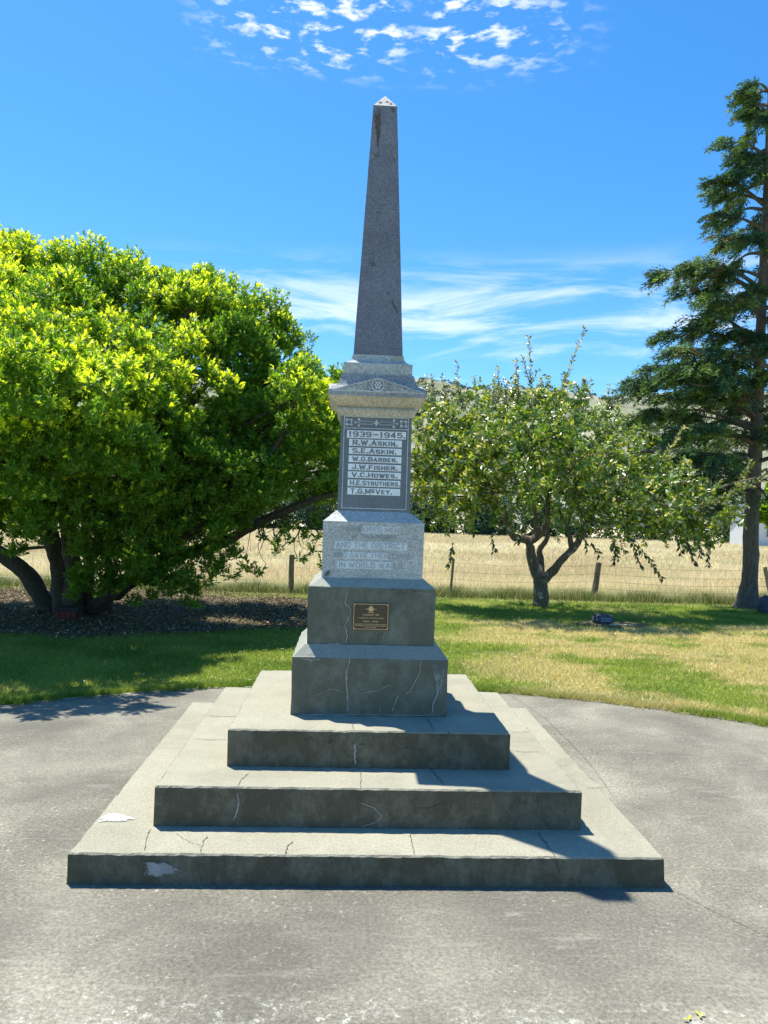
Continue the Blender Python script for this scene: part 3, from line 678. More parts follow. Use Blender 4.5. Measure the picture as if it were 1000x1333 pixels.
# tree standing mostly outside the frame on the right, behind the conifer
def side_tree():
    b = P(1120, 760, 19); t = thing('leafy_tree', (b[0], b[1], 0), 'bright green leafy branches reaching in behind the conifer trunk at the right edge', 'tree')
    tr = MB(); LV = Leaves()
    a, r = catmull([(b[0], b[1], -0.1), (b[0] - .1, b[1], 1.0), P(1100, 640, 19), P(1090, 560, 19)], [0.2, 0.16, 0.12, 0.05], 5); tr.tube(a, r, 10, 0.3)
    for (x, y, d, r) in ((1000, 672, 19, .36), (988, 668, 18.8, .2), (1040, 650, 19, .6), (1090, 600, 19, .9), (1150, 620, 19, .8), (1060, 690, 19, .4), (1020, 640, 19.2, .35)):
        c = P(x, y, d); tr.tube([P(1100, 640, 19), (P(1100, 640, 19) + c) / 2, c], [0.05, 0.03, 0.01], 5)
        for q in rdir(22): tufts(LV, c + q * r * 0.75, r * 0.4, 36, 0.09, 0.045, 6, (0.08, 0.17, 0.02), (0.25, 0.36, 0.03), 0.4)
    tr.build('trunk', M_bark1, t, smooth=True); LV.build('crown', M_leafA, t)
side_tree()

# ------------------------------------------------------------------ distant vegetation
LV = Leaves()
for i in range(70):
    x = -45 + i * 1.75 + rng.uniform(-.7, .7); y = 66 + rng.uniform(-1.5, 4); h = rng.uniform(3.2, 5.4) + (1.3 if 20 < x < 40 else 0)
    tone = np.array([(0.05, 0.10, 0.045), (0.08, 0.145, 0.05), (0.045, 0.11, 0.075)][i % 3])
    for k_ in range(7):
        c = np.array([x + rng.uniform(-1, 1), y + rng.uniform(-.7, .7), h * rng.uniform(0.15, 0.75) if k_ < 5 else 0.45])
        n = 230; d = rdir(n); p = c + d * rng.uniform(0.6, 1.5) * rng.uniform(0.7, 1.05, (n, 1))
        p[:, 2] = np.maximum(p[:, 2], 0); LV.add(p, d + rdir(n) * 0.8, rng.uniform(0.2, 0.42, n), 0.2, jitcol(tone, n, 0.3))
tag(LV.build('hedgerow', M_leafC), kind='stuff', label='dark green hedgerow along the far side of the dry field', cat='hedgerow')
LV = Leaves()
for i in range(2600):
    x = rng.uniform(-200, 380); y = rng.uniform(215, 570)
    if patch(x, y, 0.03, 4.4) < -0.05: continue
    z = hz(x, y); R = rng.uniform(1.0, 3.2); n = 42; d = rdir(n); d[:, 2] = np.abs(d[:, 2])
    p = np.array([x, y, z]) + d * R * rng.uniform(0.6, 1.1, (n, 1)) * np.array([1.3, 1.3, 0.8])
    LV.add(p, d + rdir(n) * 0.8, R * 0.6, R * 0.45, jitcol((0.06, 0.09, 0.045), n, 0.3))
tag(LV.build('hill_scrub', M_leafC), kind='stuff', label='scattered dark scrub bushes on the hillside', cat='scrub')

# ------------------------------------------------------------------ grass
def blades(n, xf, hf, wf, cf, lean=0.35):
    xy = xf(n); n = len(xy); z = np.full((n, 1), -0.015)
    b = np.concatenate([xy, z], 1); a = rng.uniform(0, 2 * np.pi, n); h = hf(xy); w = wf(xy)
    sd = np.stack([np.cos(a), np.sin(a), np.zeros(n)], 1)
    tip = b + np.stack([rng.normal(size=n) * lean * h, rng.normal(size=n) * lean * h, h], 1)
    V = np.stack([b - sd * w[:, None] / 2, b + sd * w[:, None] / 2, tip], 1).reshape(-1, 3)
    c = np.array([cf(x, y) for x, y in xy]); c = np.clip(c * (1 + rng.uniform(-0.3, 0.35, (n, 1))), 0, 1)
    return V, np.repeat(c, 3, 0)
def grass_obj(name, parts, m_, **k_):
    V = np.concatenate([p[0] for p in parts]); c = np.concatenate([p[1] for p in parts])
    i = np.arange(len(V) // 3) * 3; return tag(mesh_obj(name, V, np.stack([i, i + 1, i + 2], 1), m_, None, None, c), **k_)
def wedge(y0, y1, mg=0.4, powr=1.0):
    def f(n):
        y = y0 + (y1 - y0) * rng.random(n) ** powr; half = (y - CY) * 0.53 + mg
        x = CX + (y - CY) * math.tan(YAW) + rng.uniform(-1, 1, n) * half
        return np.stack([x, y], 1)
    return f
def lawn_pts(n):
    q = wedge(1.2, 10.6, 0.6, 1.15)(n); r = np.hypot(q[:, 0] - PC[0], q[:, 1] - PC[1]); q = q[r > PR - 0.015]
    keep = np.array([not (inbed(x, y, 0.98) and rng.random() < 0.96) for x, y in q]); return q[keep]
def edge_pts(n):
    a = rng.uniform(math.radians(35), math.radians(145), n); r = PR + rng.normal(size=n) * 0.03 + 0.02 + 0.025 * np.sin(a * 37) * np.sin(a * 91); return np.stack([PC[0] + r * np.cos(a), PC[1] + r * np.sin(a)], 1)
lp = blades(330000, lawn_pts, lambda q: rng.uniform(0.02, 0.05, len(q)), lambda q: rng.uniform(0.006, 0.012, len(q)), lawn_col, 0.6)
le = blades(46000, edge_pts, lambda q: rng.uniform(0.025, 0.085, len(q)), lambda q: rng.uniform(0.005, 0.009, len(q)), lambda x, y: lawn_col(x, y) * 0.9 + np.array([0, 0.02, 0]), 0.55)
grass_obj('grass', [lp, le], M_grass, kind='stuff', label='short mown lawn grass, green with straw-coloured dry patches', cat='grass')
fl = lambda n: np.stack([rng.uniform(-11, 13, n), 11.0 + rng.normal(size=n) * 0.22], 1)
gg = lambda x, y: np.array([0.11, 0.17, 0.04]) if rng.random() < 0.7 else np.array([0.42, 0.36, 0.17])
f1 = blades(26000, fl, lambda q: rng.uniform(0.05, 0.24, len(q)) * (0.7 + 0.6 * np.sin(q[:, 0] * 2.3) ** 2), lambda q: rng.uniform(0.008, 0.014, len(q)), gg, 0.4)
f2 = blades(150000, wedge(11.0, 24, 1.5, 1.4), lambda q: rng.uniform(0.07, 0.22, len(q)), lambda q: rng.uniform(0.008, 0.016, len(q)), field_col, 0.4)
f3 = blades(130000, wedge(22, 66, 2, 1.1), lambda q: rng.uniform(0.1, 0.22, len(q)), lambda q: rng.uniform(0.03, 0.06, len(q)), field_col, 0.5)
grass_obj('tall_grass', [f1, f2, f3], M_straw, kind='stuff', label='tall straw-coloured dry grass beyond the wire fence', cat='grass')
# daisies / clover heads
LV = Leaves()
q = lawn_pts(260); n = len(q); p = np.concatenate([q, np.full((n, 1), 0.03)], 1)
for s in range(2): LV.add(p, rdir(n) * np.array([1, 1, .2]), 0.018, 0.016, jitcol((0.75, 0.75, 0.68), n, .1), nrm=np.tile([[0, 0, 1.0]], (n, 1)))
tag(LV.build('clover_flowers', M_grass), kind='stuff', label='tiny white clover flowers scattered over the lawn', cat='flowers')
# leaf litter
LV = Leaves(); n = 46000
a = rng.uniform(0, 2 * np.pi, n); r = np.sqrt(rng.random(n)) * 1.2
q = np.stack([-4.3 + 4.35 * r * np.cos(a), 7.9 + 2.75 * r * np.sin(a), rng.uniform(0, 0.03, n)], 1)
q = q[[inbed(x, y, 1.05) or (rng.random() < .12 and inbed(x, y, 1.18)) for x, y in q[:, :2]]]; n = len(q)
tones = np.array([(0.20, 0.15, 0.085), (0.30, 0.235, 0.13), (0.10, 0.08, 0.045), (0.50, 0.42, 0.28)])[rng.choice(4, n, p=[.34, .28, .28, .10])]
LV.add(q, rdir(n) * np.array([1, 1, 0.3]), rng.uniform(0.03, 0.065, n), rng.uniform(0.014, 0.026, n), jitcol(tones, n, 0.3), nrm=np.tile([[0, 0, 1.0]], (n, 1)) + rng.normal(size=(n, 3)) * 0.4)
tag(LV.build('leaf_litter', M_litter), kind='stuff', label='brown fallen leaves under the left tree', cat='leaf litter')
# fallen yellow leaves on the paving near the camera
for i, (x, y, w_) in enumerate(((911, 1323, 'curled yellow fallen leaf on the paving, the one farther from the viewer'), (897, 1330, 'small yellow fallen leaf on the paving, the one nearer the viewer'))):
    c = G(x, y); c[2] = 0.006; LV = Leaves()
    for s in range(3 if i == 0 else 2): LV.add(np.array([c]), np.array([[math.cos(s * 2.2 + i), math.sin(s * 2.2 + i), 0.3]]), 0.022, 0.011, np.array([[0.55, 0.52, 0.03]]), nrm=np.array([[0, 0.2, 1.0]]))
    tag(LV.build('fallen_leaf', M_litter), w_, 'leaf', 'yellow leaves on the paving')

# ------------------------------------------------------------------ fence
def post(x, y, xt, yt, r, label, name='fence_post'):
    b = G(x, y); d = (b - CAM) @ eD; tp = P(xt, yt, d); lean = tp - b
    t = MB()
    t.tube([b - lean * 0.1, b + lean * 0.25, b + lean * 0.6, b + lean * 0.97, tp], [r, r * 1.03, r * 0.98, r, r * 0.9], 7, 0.2)
    ROOT_ = MB(); V = [np.array(v) for v in t.V]
    o = mesh_obj(name, np.array(V) - b, t.F, M_post); o.location = tuple(b)
    return tag(o, label, 'fence post', 'posts of the wire fence')
post(379, 771, 380, 722, 0.055, 'straight brown fence post left of the memorial, behind the litter bed')
post(586, 777, 590.5, 727, 0.028, 'thin leaning fence stake just right of the memorial')
post(773, 778, 779.5, 732, 0.065, 'thick leaning fence post right of the apple tree trunk')
post(1003, 775, 996, 738, 0.05, 'leaning fence post at the right edge beside the conifer')
w = MB()
seq = [(-9, 11.0), (-1.27, 11.1), (2.02, 10.95), (5.28, 11.45), (8.9, 11.3), (14, 11.5)]
for h in (0.70, 0.52, 0.36, 0.2):
    pts = []
    for i in range(len(seq) - 1):
        for s in range(6):
            f = s / 6; pts.append((seq[i][0] * (1 - f) + seq[i + 1][0] * f, seq[i][1] * (1 - f) + seq[i + 1][1] * f - 0.06, h - 0.05 * math.sin(math.pi * f) + random.uniform(-.006, .006)))
    w.tube(pts, [0.003] * len(pts), 4)
x = -8.9
while x < 13.8:
    for i in range(len(seq) - 1):
        if seq[i][0] <= x <= seq[i + 1][0]:
            f = (x - seq[i][0]) / (seq[i + 1][0] - seq[i][0]); y = seq[i][1] * (1 - f) + seq[i + 1][1] * f - 0.06
            w.tube([(x, y, 0.05), (x + random.uniform(-.01, .01), y, 0.68 - 0.04 * math.sin(math.pi * f))], [0.0013, 0.0013], 4)
            break
    x += 0.16
tag(w.build('wire_fence', M_wire), 'sagging wire netting strung between the posts along the field', 'fence')

# ------------------------------------------------------------------ white house far off
hx, hy = G(974, 711)[:2]
t = thing('house', (hx + 4, hy + 2, 0), 'white house with small dark windows across the dry field, behind the conifer trunk', 'house')
b = MB(); b.box(hx, hx + 9, hy, hy + 3, -0.1, 2.3); b.add([(hx, hy, 2.3), (hx, hy + 3, 2.3), (hx, hy + 1.5, 3.3), (hx + 9, hy, 2.3), (hx + 9, hy + 3, 2.3), (hx + 9, hy + 1.5, 3.3)], [(0, 2, 1), (3, 4, 5)])
b.build('wall', M_house, t)
b = MB()
for s in (0, 1):
    y0, y1 = (hy - 0.3, hy + 1.5) if s == 0 else (hy + 3.3, hy + 1.5)
    b.add([(hx - .3, y0, 2.2), (hx + 9.3, y0, 2.2), (hx + 9.3, y1, 3.34), (hx - .3, y1, 3.34), (hx - .3, y0, 2.34), (hx + 9.3, y0, 2.34), (hx + 9.3, y1, 3.48), (hx - .3, y1, 3.48)], [(0, 1, 2, 3), (4, 7, 6, 5), (0, 4, 5, 1), (0, 3, 7, 4), (1, 5, 6, 2)])
b.build('roof', M_roof, t)
for x in (1.5, 3.0, 5.6, 7.4):
    b = MB(); b.box(hx + x - .1, hx + x + .9, hy - 0.05, hy - 0.003, 0.7, 1.9); wn = b.build('window', M_house, t)
    b = MB()
    for k_ in (0, 1): b.box(hx + x + k_ * .42, hx + x + .38 + k_ * .42, hy - 0.07, hy - 0.053, 0.8, 1.8)
    b.build('pane', M_pane, wn)

# ------------------------------------------------------------------ small stones and the marker
def rock(name, c, sx, sy, sz, m_, label, cat, seed):
    import bmesh
    bm = bmesh.new(); bmesh.ops.create_icosphere(bm, subdivisions=4, radius=1)
    for v in bm.verts:
        q = v.co.copy(); k_ = 1 + 0.22 * noise.fractal(q * 1.6 + Vector((seed, 0, 0)), 0.8, 2, 4)
        k_ *= 1 / max(abs(q.x), abs(q.y), abs(q.z)) ** 0.35 * 0.8
        v.co = Vector((q.x * sx * k_, q.y * sy * k_, q.z * sz * k_))
    me = bpy.data.meshes.new(name); bm.to_mesh(me); bm.free(); me.materials.append(m_)
    o = bpy.data.objects.new(name, me); col.objects.link(o); o.location = c; return tag(o, label, cat)
c = G(785, 812)
t = thing('plaque_stone', (c[0], c[1], 0), 'low blue-grey stone in a bare earth patch in the shade of the apple tree', 'stone')
r0 = rock('stone', (0, 0, 0.07), 0.2, 0.14, 0.11, M_bluestone, None, None, 2.0); r0.parent = t
mb = MB(); mb.box(-0.09, 0.07, -0.17, -0.15, 0.05, 0.12); o = mesh_obj('face_plate', np.array(mb.V) + np.array([c[0], c[1], 0]), mb.F, M_patchw if False else plain('pale_blue_plate', (0.12, 0.16, 0.24), .5), t)
V, Fc = blob(c[0] + 0.15, c[1] - 0.05, 0.62, 0.34, 0.008, 40, 0.4, 5); tag(mesh_obj('earth_patch', V, Fc, M_soil), kind='structure')
mb = MB(); mb.tube([(c[0] + 0.02, c[1] - 0.24, 0.02), (c[0] + 0.3, c[1] - 0.26, 0.025), (c[0] + 0.42, c[1] - 0.25, 0.02)], [0.012, 0.016, 0.01], 6, 0.3)
tag(mb.build('stick', [plain('pale_stick', (0.5, 0.42, 0.3))]), 'short pale stick lying in front of the blue-grey stone', 'stick')
c = G(992, 797); rock('boulder', (c[0] + 0.12, c[1], 0.1), 0.24, 0.2, 0.26, M_bluestone, 'upright blue-grey boulder beside the conifer trunk at the right edge', 'boulder', 6.0)
c = G(86, 807)
t = thing('planter_tray', (c[0], c[1], 0), 'small black tray with a row of red bricks at the foot of the left tree', 'tray')
mb = MB(); mb.box(c[0] - .16, c[0] + .16, c[1] + 0.0, c[1] + .2, 0.0, 0.15); mb.box(c[0] - .18, c[0] + .18, c[1] - 0.02, c[1] + .22, 0.15, 0.175); mb.build('tray', M_black, t)
for k_ in range(4):
    mb = MB(); x = c[0] - 0.145 + k_ * 0.075; mb.box(x, x + 0.065, c[1] - 0.045, c[1] - 0.003, 0.02 + 0.006 * (k_ % 2), 0.13); mb.build('brick', M_redbrick, t)

# ------------------------------------------------------------------ the memorial
MEM = thing('war_memorial', (0, 0, 0), 'tall grey granite obelisk on stepped concrete base, with engraved names and bronze plaque', 'war memorial')
w1, w2, w3, wa, wa2, wb, wb2, wc, wc2, wd, wd2, wo, wo2 = 1.3272, 1.0337, .7383, .4394, .3693, .3650, .2961, .2940, .2164, .2150, .2078, .1483, .0731
h1, h2, h3, ha, ha2, hb, hb2, hc, hc2, hd, ho, ho2, hap = .1334, .3243, .5176, .8435, .9035, 1.2339, 1.2786, 1.6093, 1.6678, 2.2361, 2.6096, 4.1545, 4.2515

def jag(mb, pts, n, off, mi, amp=0.01, sub=8, fan=True):
    """a flat irregular patch filling the outline pts"""
    L = []
    for i in range(len(pts)):
        a, b_ = Vector(pts[i]), Vector(pts[(i + 1) % len(pts)]); ln = (b_ - a).length
        for s in range(sub):
            q = a.lerp(b_, s / sub); nn = Vector(n)
            t_ = (b_ - a).normalized().cross(nn).normalized(); q = q + t_ * random.uniform(-amp, amp); L.append(q + nn * off)
    c = sum(L, Vector()) / len(L)
    mb.add([c] + L, [(0, i + 1, (i + 1) % len(L) + 1) for i in range(len(L))], mi, [1.0] + [0.0] * len(L))

FY = (0, -1, 0)
def fx(px, py, y, zguess=None):
    """point on the plane y = const seen at photo px, py"""
    r = P(px, py, 1.0) - CAM; tt = (y - CY) / r[1]; q = CAM + r * tt; return tuple(q)
def tz(px, py, z): return tuple(G(px, py, z))

# bottom step
e = 0.007
s1 = MB(); s1.loft([(w1 + .004, -0.02), (w1, 0.03), (w1, h1 - e), (w1 - e, h1)], 130, 0.0055, seed=1, fr=7)
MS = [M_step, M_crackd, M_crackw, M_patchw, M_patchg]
jag(s1, [tz(127, 1066, h1), tz(138, 1058, h1), tz(160, 1059, h1), tz(183, 1067, h1), tz(165, 1071, h1), tz(125, 1072, h1)], (0, 0, 1), 0.0045, 3, 0.006, 5)
jag(s1, [fx(186, 1120, -w1), fx(215, 1119, -w1), fx(243, 1132, -w1), fx(215, 1143, -w1), fx(184, 1142, -w1)], FY, 0.0055, 4, 0.006, 5)
ribbon(s1, [fx(186, 1112, -w1), fx(184, 1145, -w1)], 0.004, FY, 1, .003, .004)
ribbon(s1, [tz(188, 1109, h1), tz(192, 1088, h1), tz(196, 1080, h1)], 0.005, (0, 0, 1), 1, .004, .004)
ribbon(s1, [tz(262, 1110, h1), tz(264, 1098, h1), tz(270, 1089, h1)], 0.006, (0, 0, 1), 1, .004, .004)
ribbon(s1, [tz(262, 1102, h1), tz(245, 1096, h1), tz(228, 1085, h1)], 0.003, (0, 0, 1), 1, .004, .004)
ribbon(s1, [tz(371, 1112, h1), tz(374, 1102, h1), tz(381, 1096, h1)], 0.006, (0, 0, 1), 1, .004, .004)
ribbon(s1, [fx(371, 1114, -w1), fx(371, 1128, -w1)], 0.005, FY, 1, .003, .004)
ribbon(s1, [tz(540, 1114, h1), tz(536, 1096, h1), tz(533, 1085, h1)], 0.004, (0, 0, 1), 1, .004, .004)
ribbon(s1, [tz(724, 1117, h1), tz(712, 1100, h1), tz(700, 1084, h1)], 0.007, (0, 0, 1), 1, .004, .004)
ribbon(s1, [fx(724, 1119, -w1), fx(728, 1135, -w1), fx(726, 1150, -w1)], 0.005, FY, 1, .003, .004)
for (a_, b_) in (((170, 1005), (140, 1006)), ((223, 947), (195, 945)), ((700, 998), (748, 995)), ((763, 1026), (800, 1025))):
    ribbon(s1, [tz(*a_, h1), tz((a_[0] + b_[0]) / 2, (a_[1] + b_[1]) / 2 + 1, h1), tz(*b_, h1)], 0.005, (0, 0, 1), 1, .003, .004)
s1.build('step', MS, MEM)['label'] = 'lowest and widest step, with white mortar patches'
s2 = MB(); s2.loft([(w2, h1 + 0.001), (w2, h2 - e), (w2 - e, h2)], 110, 0.0055, seed=5, fr=7)
ribbon(s2, [fx(309, 1031, -w2), fx(311, 1045, -w2), fx(308, 1058, -w2), fx(304, 1068, -w2)], 0.007, FY, 2, .002, .004)
ribbon(s2, [tz(310, 1024, h2), tz(313, 1016, h2), tz(326, 1006, h2)], 0.004, (0, 0, 1), 1, .003, .004)
ribbon(s2, [fx(469, 1031, -w2), fx(467, 1050, -w2), fx(466, 1074, -w2)], 0.009, FY, 1, .004, .004)
ribbon(s2, [tz(469, 1027, h2), tz(470, 1010, h2), tz(466, 1000, h2)], 0.004, (0, 0, 1), 1, .003, .004)
ribbon(s2, [fx(469, 1045, -w2), fx(485, 1050, -w2), fx(497, 1062, -w2), fx(492, 1069, -w2), fx(470, 1076, -w2)], 0.004, FY, 2, .002, .004)
ribbon(s2, [fx(580, 1040, -w2), fx(579, 1068, -w2)], 0.008, FY, 1, .004, .004)
ribbon(s2, [fx(542, 1050, -w2), fx(540, 1063, -w2)], 0.006, FY, 1, .004, .004)
ribbon(s2, [fx(542, 1052, -w2), fx(560, 1052, -w2), fx(578, 1046, -w2)], 0.006, FY, 1, .004, .004)
ribbon(s2, [tz(577, 1021, h2), tz(568, 1010, h2), tz(560, 1001, h2)], 0.007, (0, 0, 1), 1, .004, .004)
for (a_, b_) in (((252, 962), (296, 963)), ((271, 932), (309, 933)), ((664, 953), (690, 953)), ((668, 978), (702, 979))):
    ribbon(s2, [tz(*a_, h2), tz((a_[0] + b_[0]) / 2, (a_[1] + b_[1]) / 2 + 1, h2), tz(*b_, h2)], 0.006, (0, 0, 1), 1, .003, .004)
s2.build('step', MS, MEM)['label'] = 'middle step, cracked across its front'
s3 = MB(); s3.loft([(w3, h2 + 0.001), (w3, h3 - e), (w3 - e, h3)], 90, 0.0055, seed=9, fr=7)
ribbon(s3, [fx(463, 968, -w3), fx(462, 982, -w3), fx(463, 995, -w3)], 0.010, FY, 2, .003, .004)
ribbon(s3, [tz(461, 951, h3), tz(458, 940, h3)], 0.005, (0, 0, 1), 1, .003, .004)
ribbon(s3, [tz(565, 952, h3), tz(561, 943, h3), tz(554, 935, h3)], 0.007, (0, 0, 1), 1, .003, .004)
ribbon(s3, [fx(435, 968, -w3), fx(433, 985, -w3), fx(431, 996, -w3)], 0.006, FY, 1, .006, .004)
for (x_, y_) in ((404, 962), (426, 965), (440, 966), (478, 970), (530, 976), (545, 977), (578, 957), (585, 956)):
    for q_ in range(5):
        u_, v_ = x_ + random.gauss(0, 4), y_ + random.gauss(0, 1.6); ribbon(s3, [fx(u_ - 2, v_, -w3), fx(u_, v_ + random.uniform(-1.5, 1.5), -w3), fx(u_ + 2, v_, -w3)], 0.006, FY, 1, .003, .004 + q_ * .0003, 3)
ribbon(s3, [fx(505, 966, -w3), fx(512, 972, -w3), fx(520, 972, -w3)], 0.004, FY, 1, .004, .004)
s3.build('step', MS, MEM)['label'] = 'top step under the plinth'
# tufts of moss in the joints are part of the step's surface
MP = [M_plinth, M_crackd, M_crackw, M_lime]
a = MB(); a.loft([(wa, h3 + 0.001), (wa, h3 + .1), (wa, ha - .1), (wa, ha - .004), (wa - .005, ha), (wa2 + .003, ha2)], 24, 0.005, seed=3)
ribbon(a, [fx(456, 857, -wa), fx(453, 868, -wa), fx(450, 880, -wa), fx(452, 900, -wa), fx(453, 927, -wa)], 0.006, FY, 2, .002, .005)
ribbon(a, [fx(452, 872, -wa), fx(451, 890, -wa), fx(453, 912, -wa)], 0.014, FY, 3, .002, .004)
ribbon(a, [fx(548, 860, -wa), fx(546, 876, -wa), fx(535, 898, -wa), fx(527, 905, -wa)], 0.005, FY, 2, .003, .005)
ribbon(a, [fx(519, 905, -wa), fx(514, 916, -wa), fx(510, 927, -wa)], 0.006, FY, 2, .003, .005)
jag(a, [fx(562, 862, -wa), fx(580, 862, -wa), fx(575, 885, -wa), fx(572, 903, -wa), fx(563, 930, -wa), fx(561, 926, -wa), fx(568, 900, -wa), fx(566, 885, -wa)], FY, .004, 3, .004, 5)
ribbon(a, [fx(578, 868, -wa), fx(573, 895, -wa), fx(564, 914, -wa), fx(562, 929, -wa)], 0.006, FY, 2, .003, .006)
ribbon(a, [fx(410, 905, -wa), fx(430, 897, -wa), fx(446, 900, -wa)], 0.003, FY, 2, .004, .005)
ribbon(a, [fx(468, 903, -wa), fx(490, 899, -wa), fx(512, 890, -wa)], 0.003, FY, 2, .004, .005)
jag(a, [fx(495, 912, -wa), fx(497, 928, -wa), fx(493, 928, -wa)], FY, .004, 3, .003, 4)
ribbon(a, [fx(392, 857, -wa), fx(405, 859, -wa), fx(417, 858, -wa)], 0.006, FY, 2, .003, .005)
ribbon(a, [fx(388, 930, -wa), fx(430, 930, -wa), fx(500, 930, -wa), fx(572, 931, -wa)], 0.006, FY, 2, .002, .005)
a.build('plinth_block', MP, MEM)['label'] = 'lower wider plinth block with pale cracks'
b = MB(); b.loft([(wb + .0, ha2 - .01), (wb, ha2 + .05), (wb, hb - .05), (wb, hb - .004), (wb - .004, hb), (wb2 + .002, hb2)], 20, 0.004, seed=13)
ribbon(b, [fx(452, 768, -wb), fx(449, 785, -wb), fx(457, 793, -wb), fx(454, 805, -wb), fx(449, 815, -wb), fx(453, 828, -wb), fx(449, 837, -wb)], 0.005, FY, 2, .003, .005)
ribbon(b, [fx(404, 840, -wb), fx(425, 839, -wb), fx(436, 837, -wb), fx(450, 841, -wb), fx(500, 841, -wb), fx(563, 843, -wb)], 0.007, FY, 2, .003, .005)
ribbon(b, [fx(540, 773, -wb), fx(548, 771, -wb), fx(556, 774, -wb), fx(563, 772, -wb)], 0.003, FY, 2, .003, .005)
ribbon(b, [fx(502, 822, -wb), fx(498, 832, -wb)], 0.004, FY, 2, .003, .005)
for (x_, y_) in ((520, 770), (526, 774), (532, 769), (538, 768), (514, 768)):
    for q_ in range(4):
        u_, v_ = x_ + random.gauss(0, 3), y_ + random.gauss(0, 1.5); ribbon(b, [fx(u_ - 1.5, v_, -wb), fx(u_, v_ + random.uniform(-1, 1), -wb), fx(u_ + 1.5, v_, -wb)], 0.004, FY, 1, .002, .004 + q_ * .0003, 3)
b.build('plinth_block', MP, MEM)['label'] = 'upper plinth block carrying the bronze plaque'

# frames on faces: local x to the right, y up the face, z outwards
def face_frame(y0, z0, y1, z1):
    o = Vector((0, -y0, z0)); up = (Vector((0, -y1, z1)) - o).normalized(); xr = Vector((1, 0, 0)); n_ = xr.cross(up)
    return Matrix(((xr.x, up.x, n_.x, o.x), (xr.y, up.y, n_.y, o.y), (xr.z, up.z, n_.z, o.z), (0, 0, 0, 1)))
def onface(name, mb, Mx, m_, parent):
    V = [tuple(Mx @ Vector(v)) for v in mb.V]
    return mesh_obj(name, V, mb.F, m_ if isinstance(m_, list) else [m_], parent, mb.M)

def text_mb(txt, x0, x1, y0, hgt, z, depth=0.002, bold=0.03, caps=0.8, fit=True):
    cu = bpy.data.curves.new('t', 'FONT'); cu.body = txt; cu.size = 1.0; cu.offset = bold; cu.extrude = 0.05; cu.resolution_u = 3
    cu.small_caps_scale = caps
    if caps:
        for i, ch in enumerate(txt):
            if ch.islower(): cu.body_format[i].use_small_caps = True
    ob = bpy.data.objects.new('t', cu); col.objects.link(ob)
    dg = bpy.context.evaluated_depsgraph_get(); me = bpy.data.meshes.new_from_object(ob.evaluated_get(dg))
    V = np.empty(len(me.vertices) * 3); me.vertices.foreach_get('co', V); V = V.reshape(-1, 3)
    Fc = [tuple(p.vertices) for p in me.polygons]
    bpy.data.objects.remove(ob); bpy.data.curves.remove(cu); bpy.data.meshes.remove(me)
    mn, mx = V.min(0), V.max(0)
    sx_ = (x1 - x0) / (mx[0] - mn[0]); sy_ = hgt / 0.73
    V = np.stack([x0 + (V[:, 0] - mn[0]) * sx_, y0 + V[:, 1] * sy_, z + (V[:, 2] - mn[2]) / (mx[2] - mn[2]) * depth], 1)
    r = MB(); r.V = [tuple(v) for v in V]; r.F = Fc; r.M = [0] * len(Fc); return r
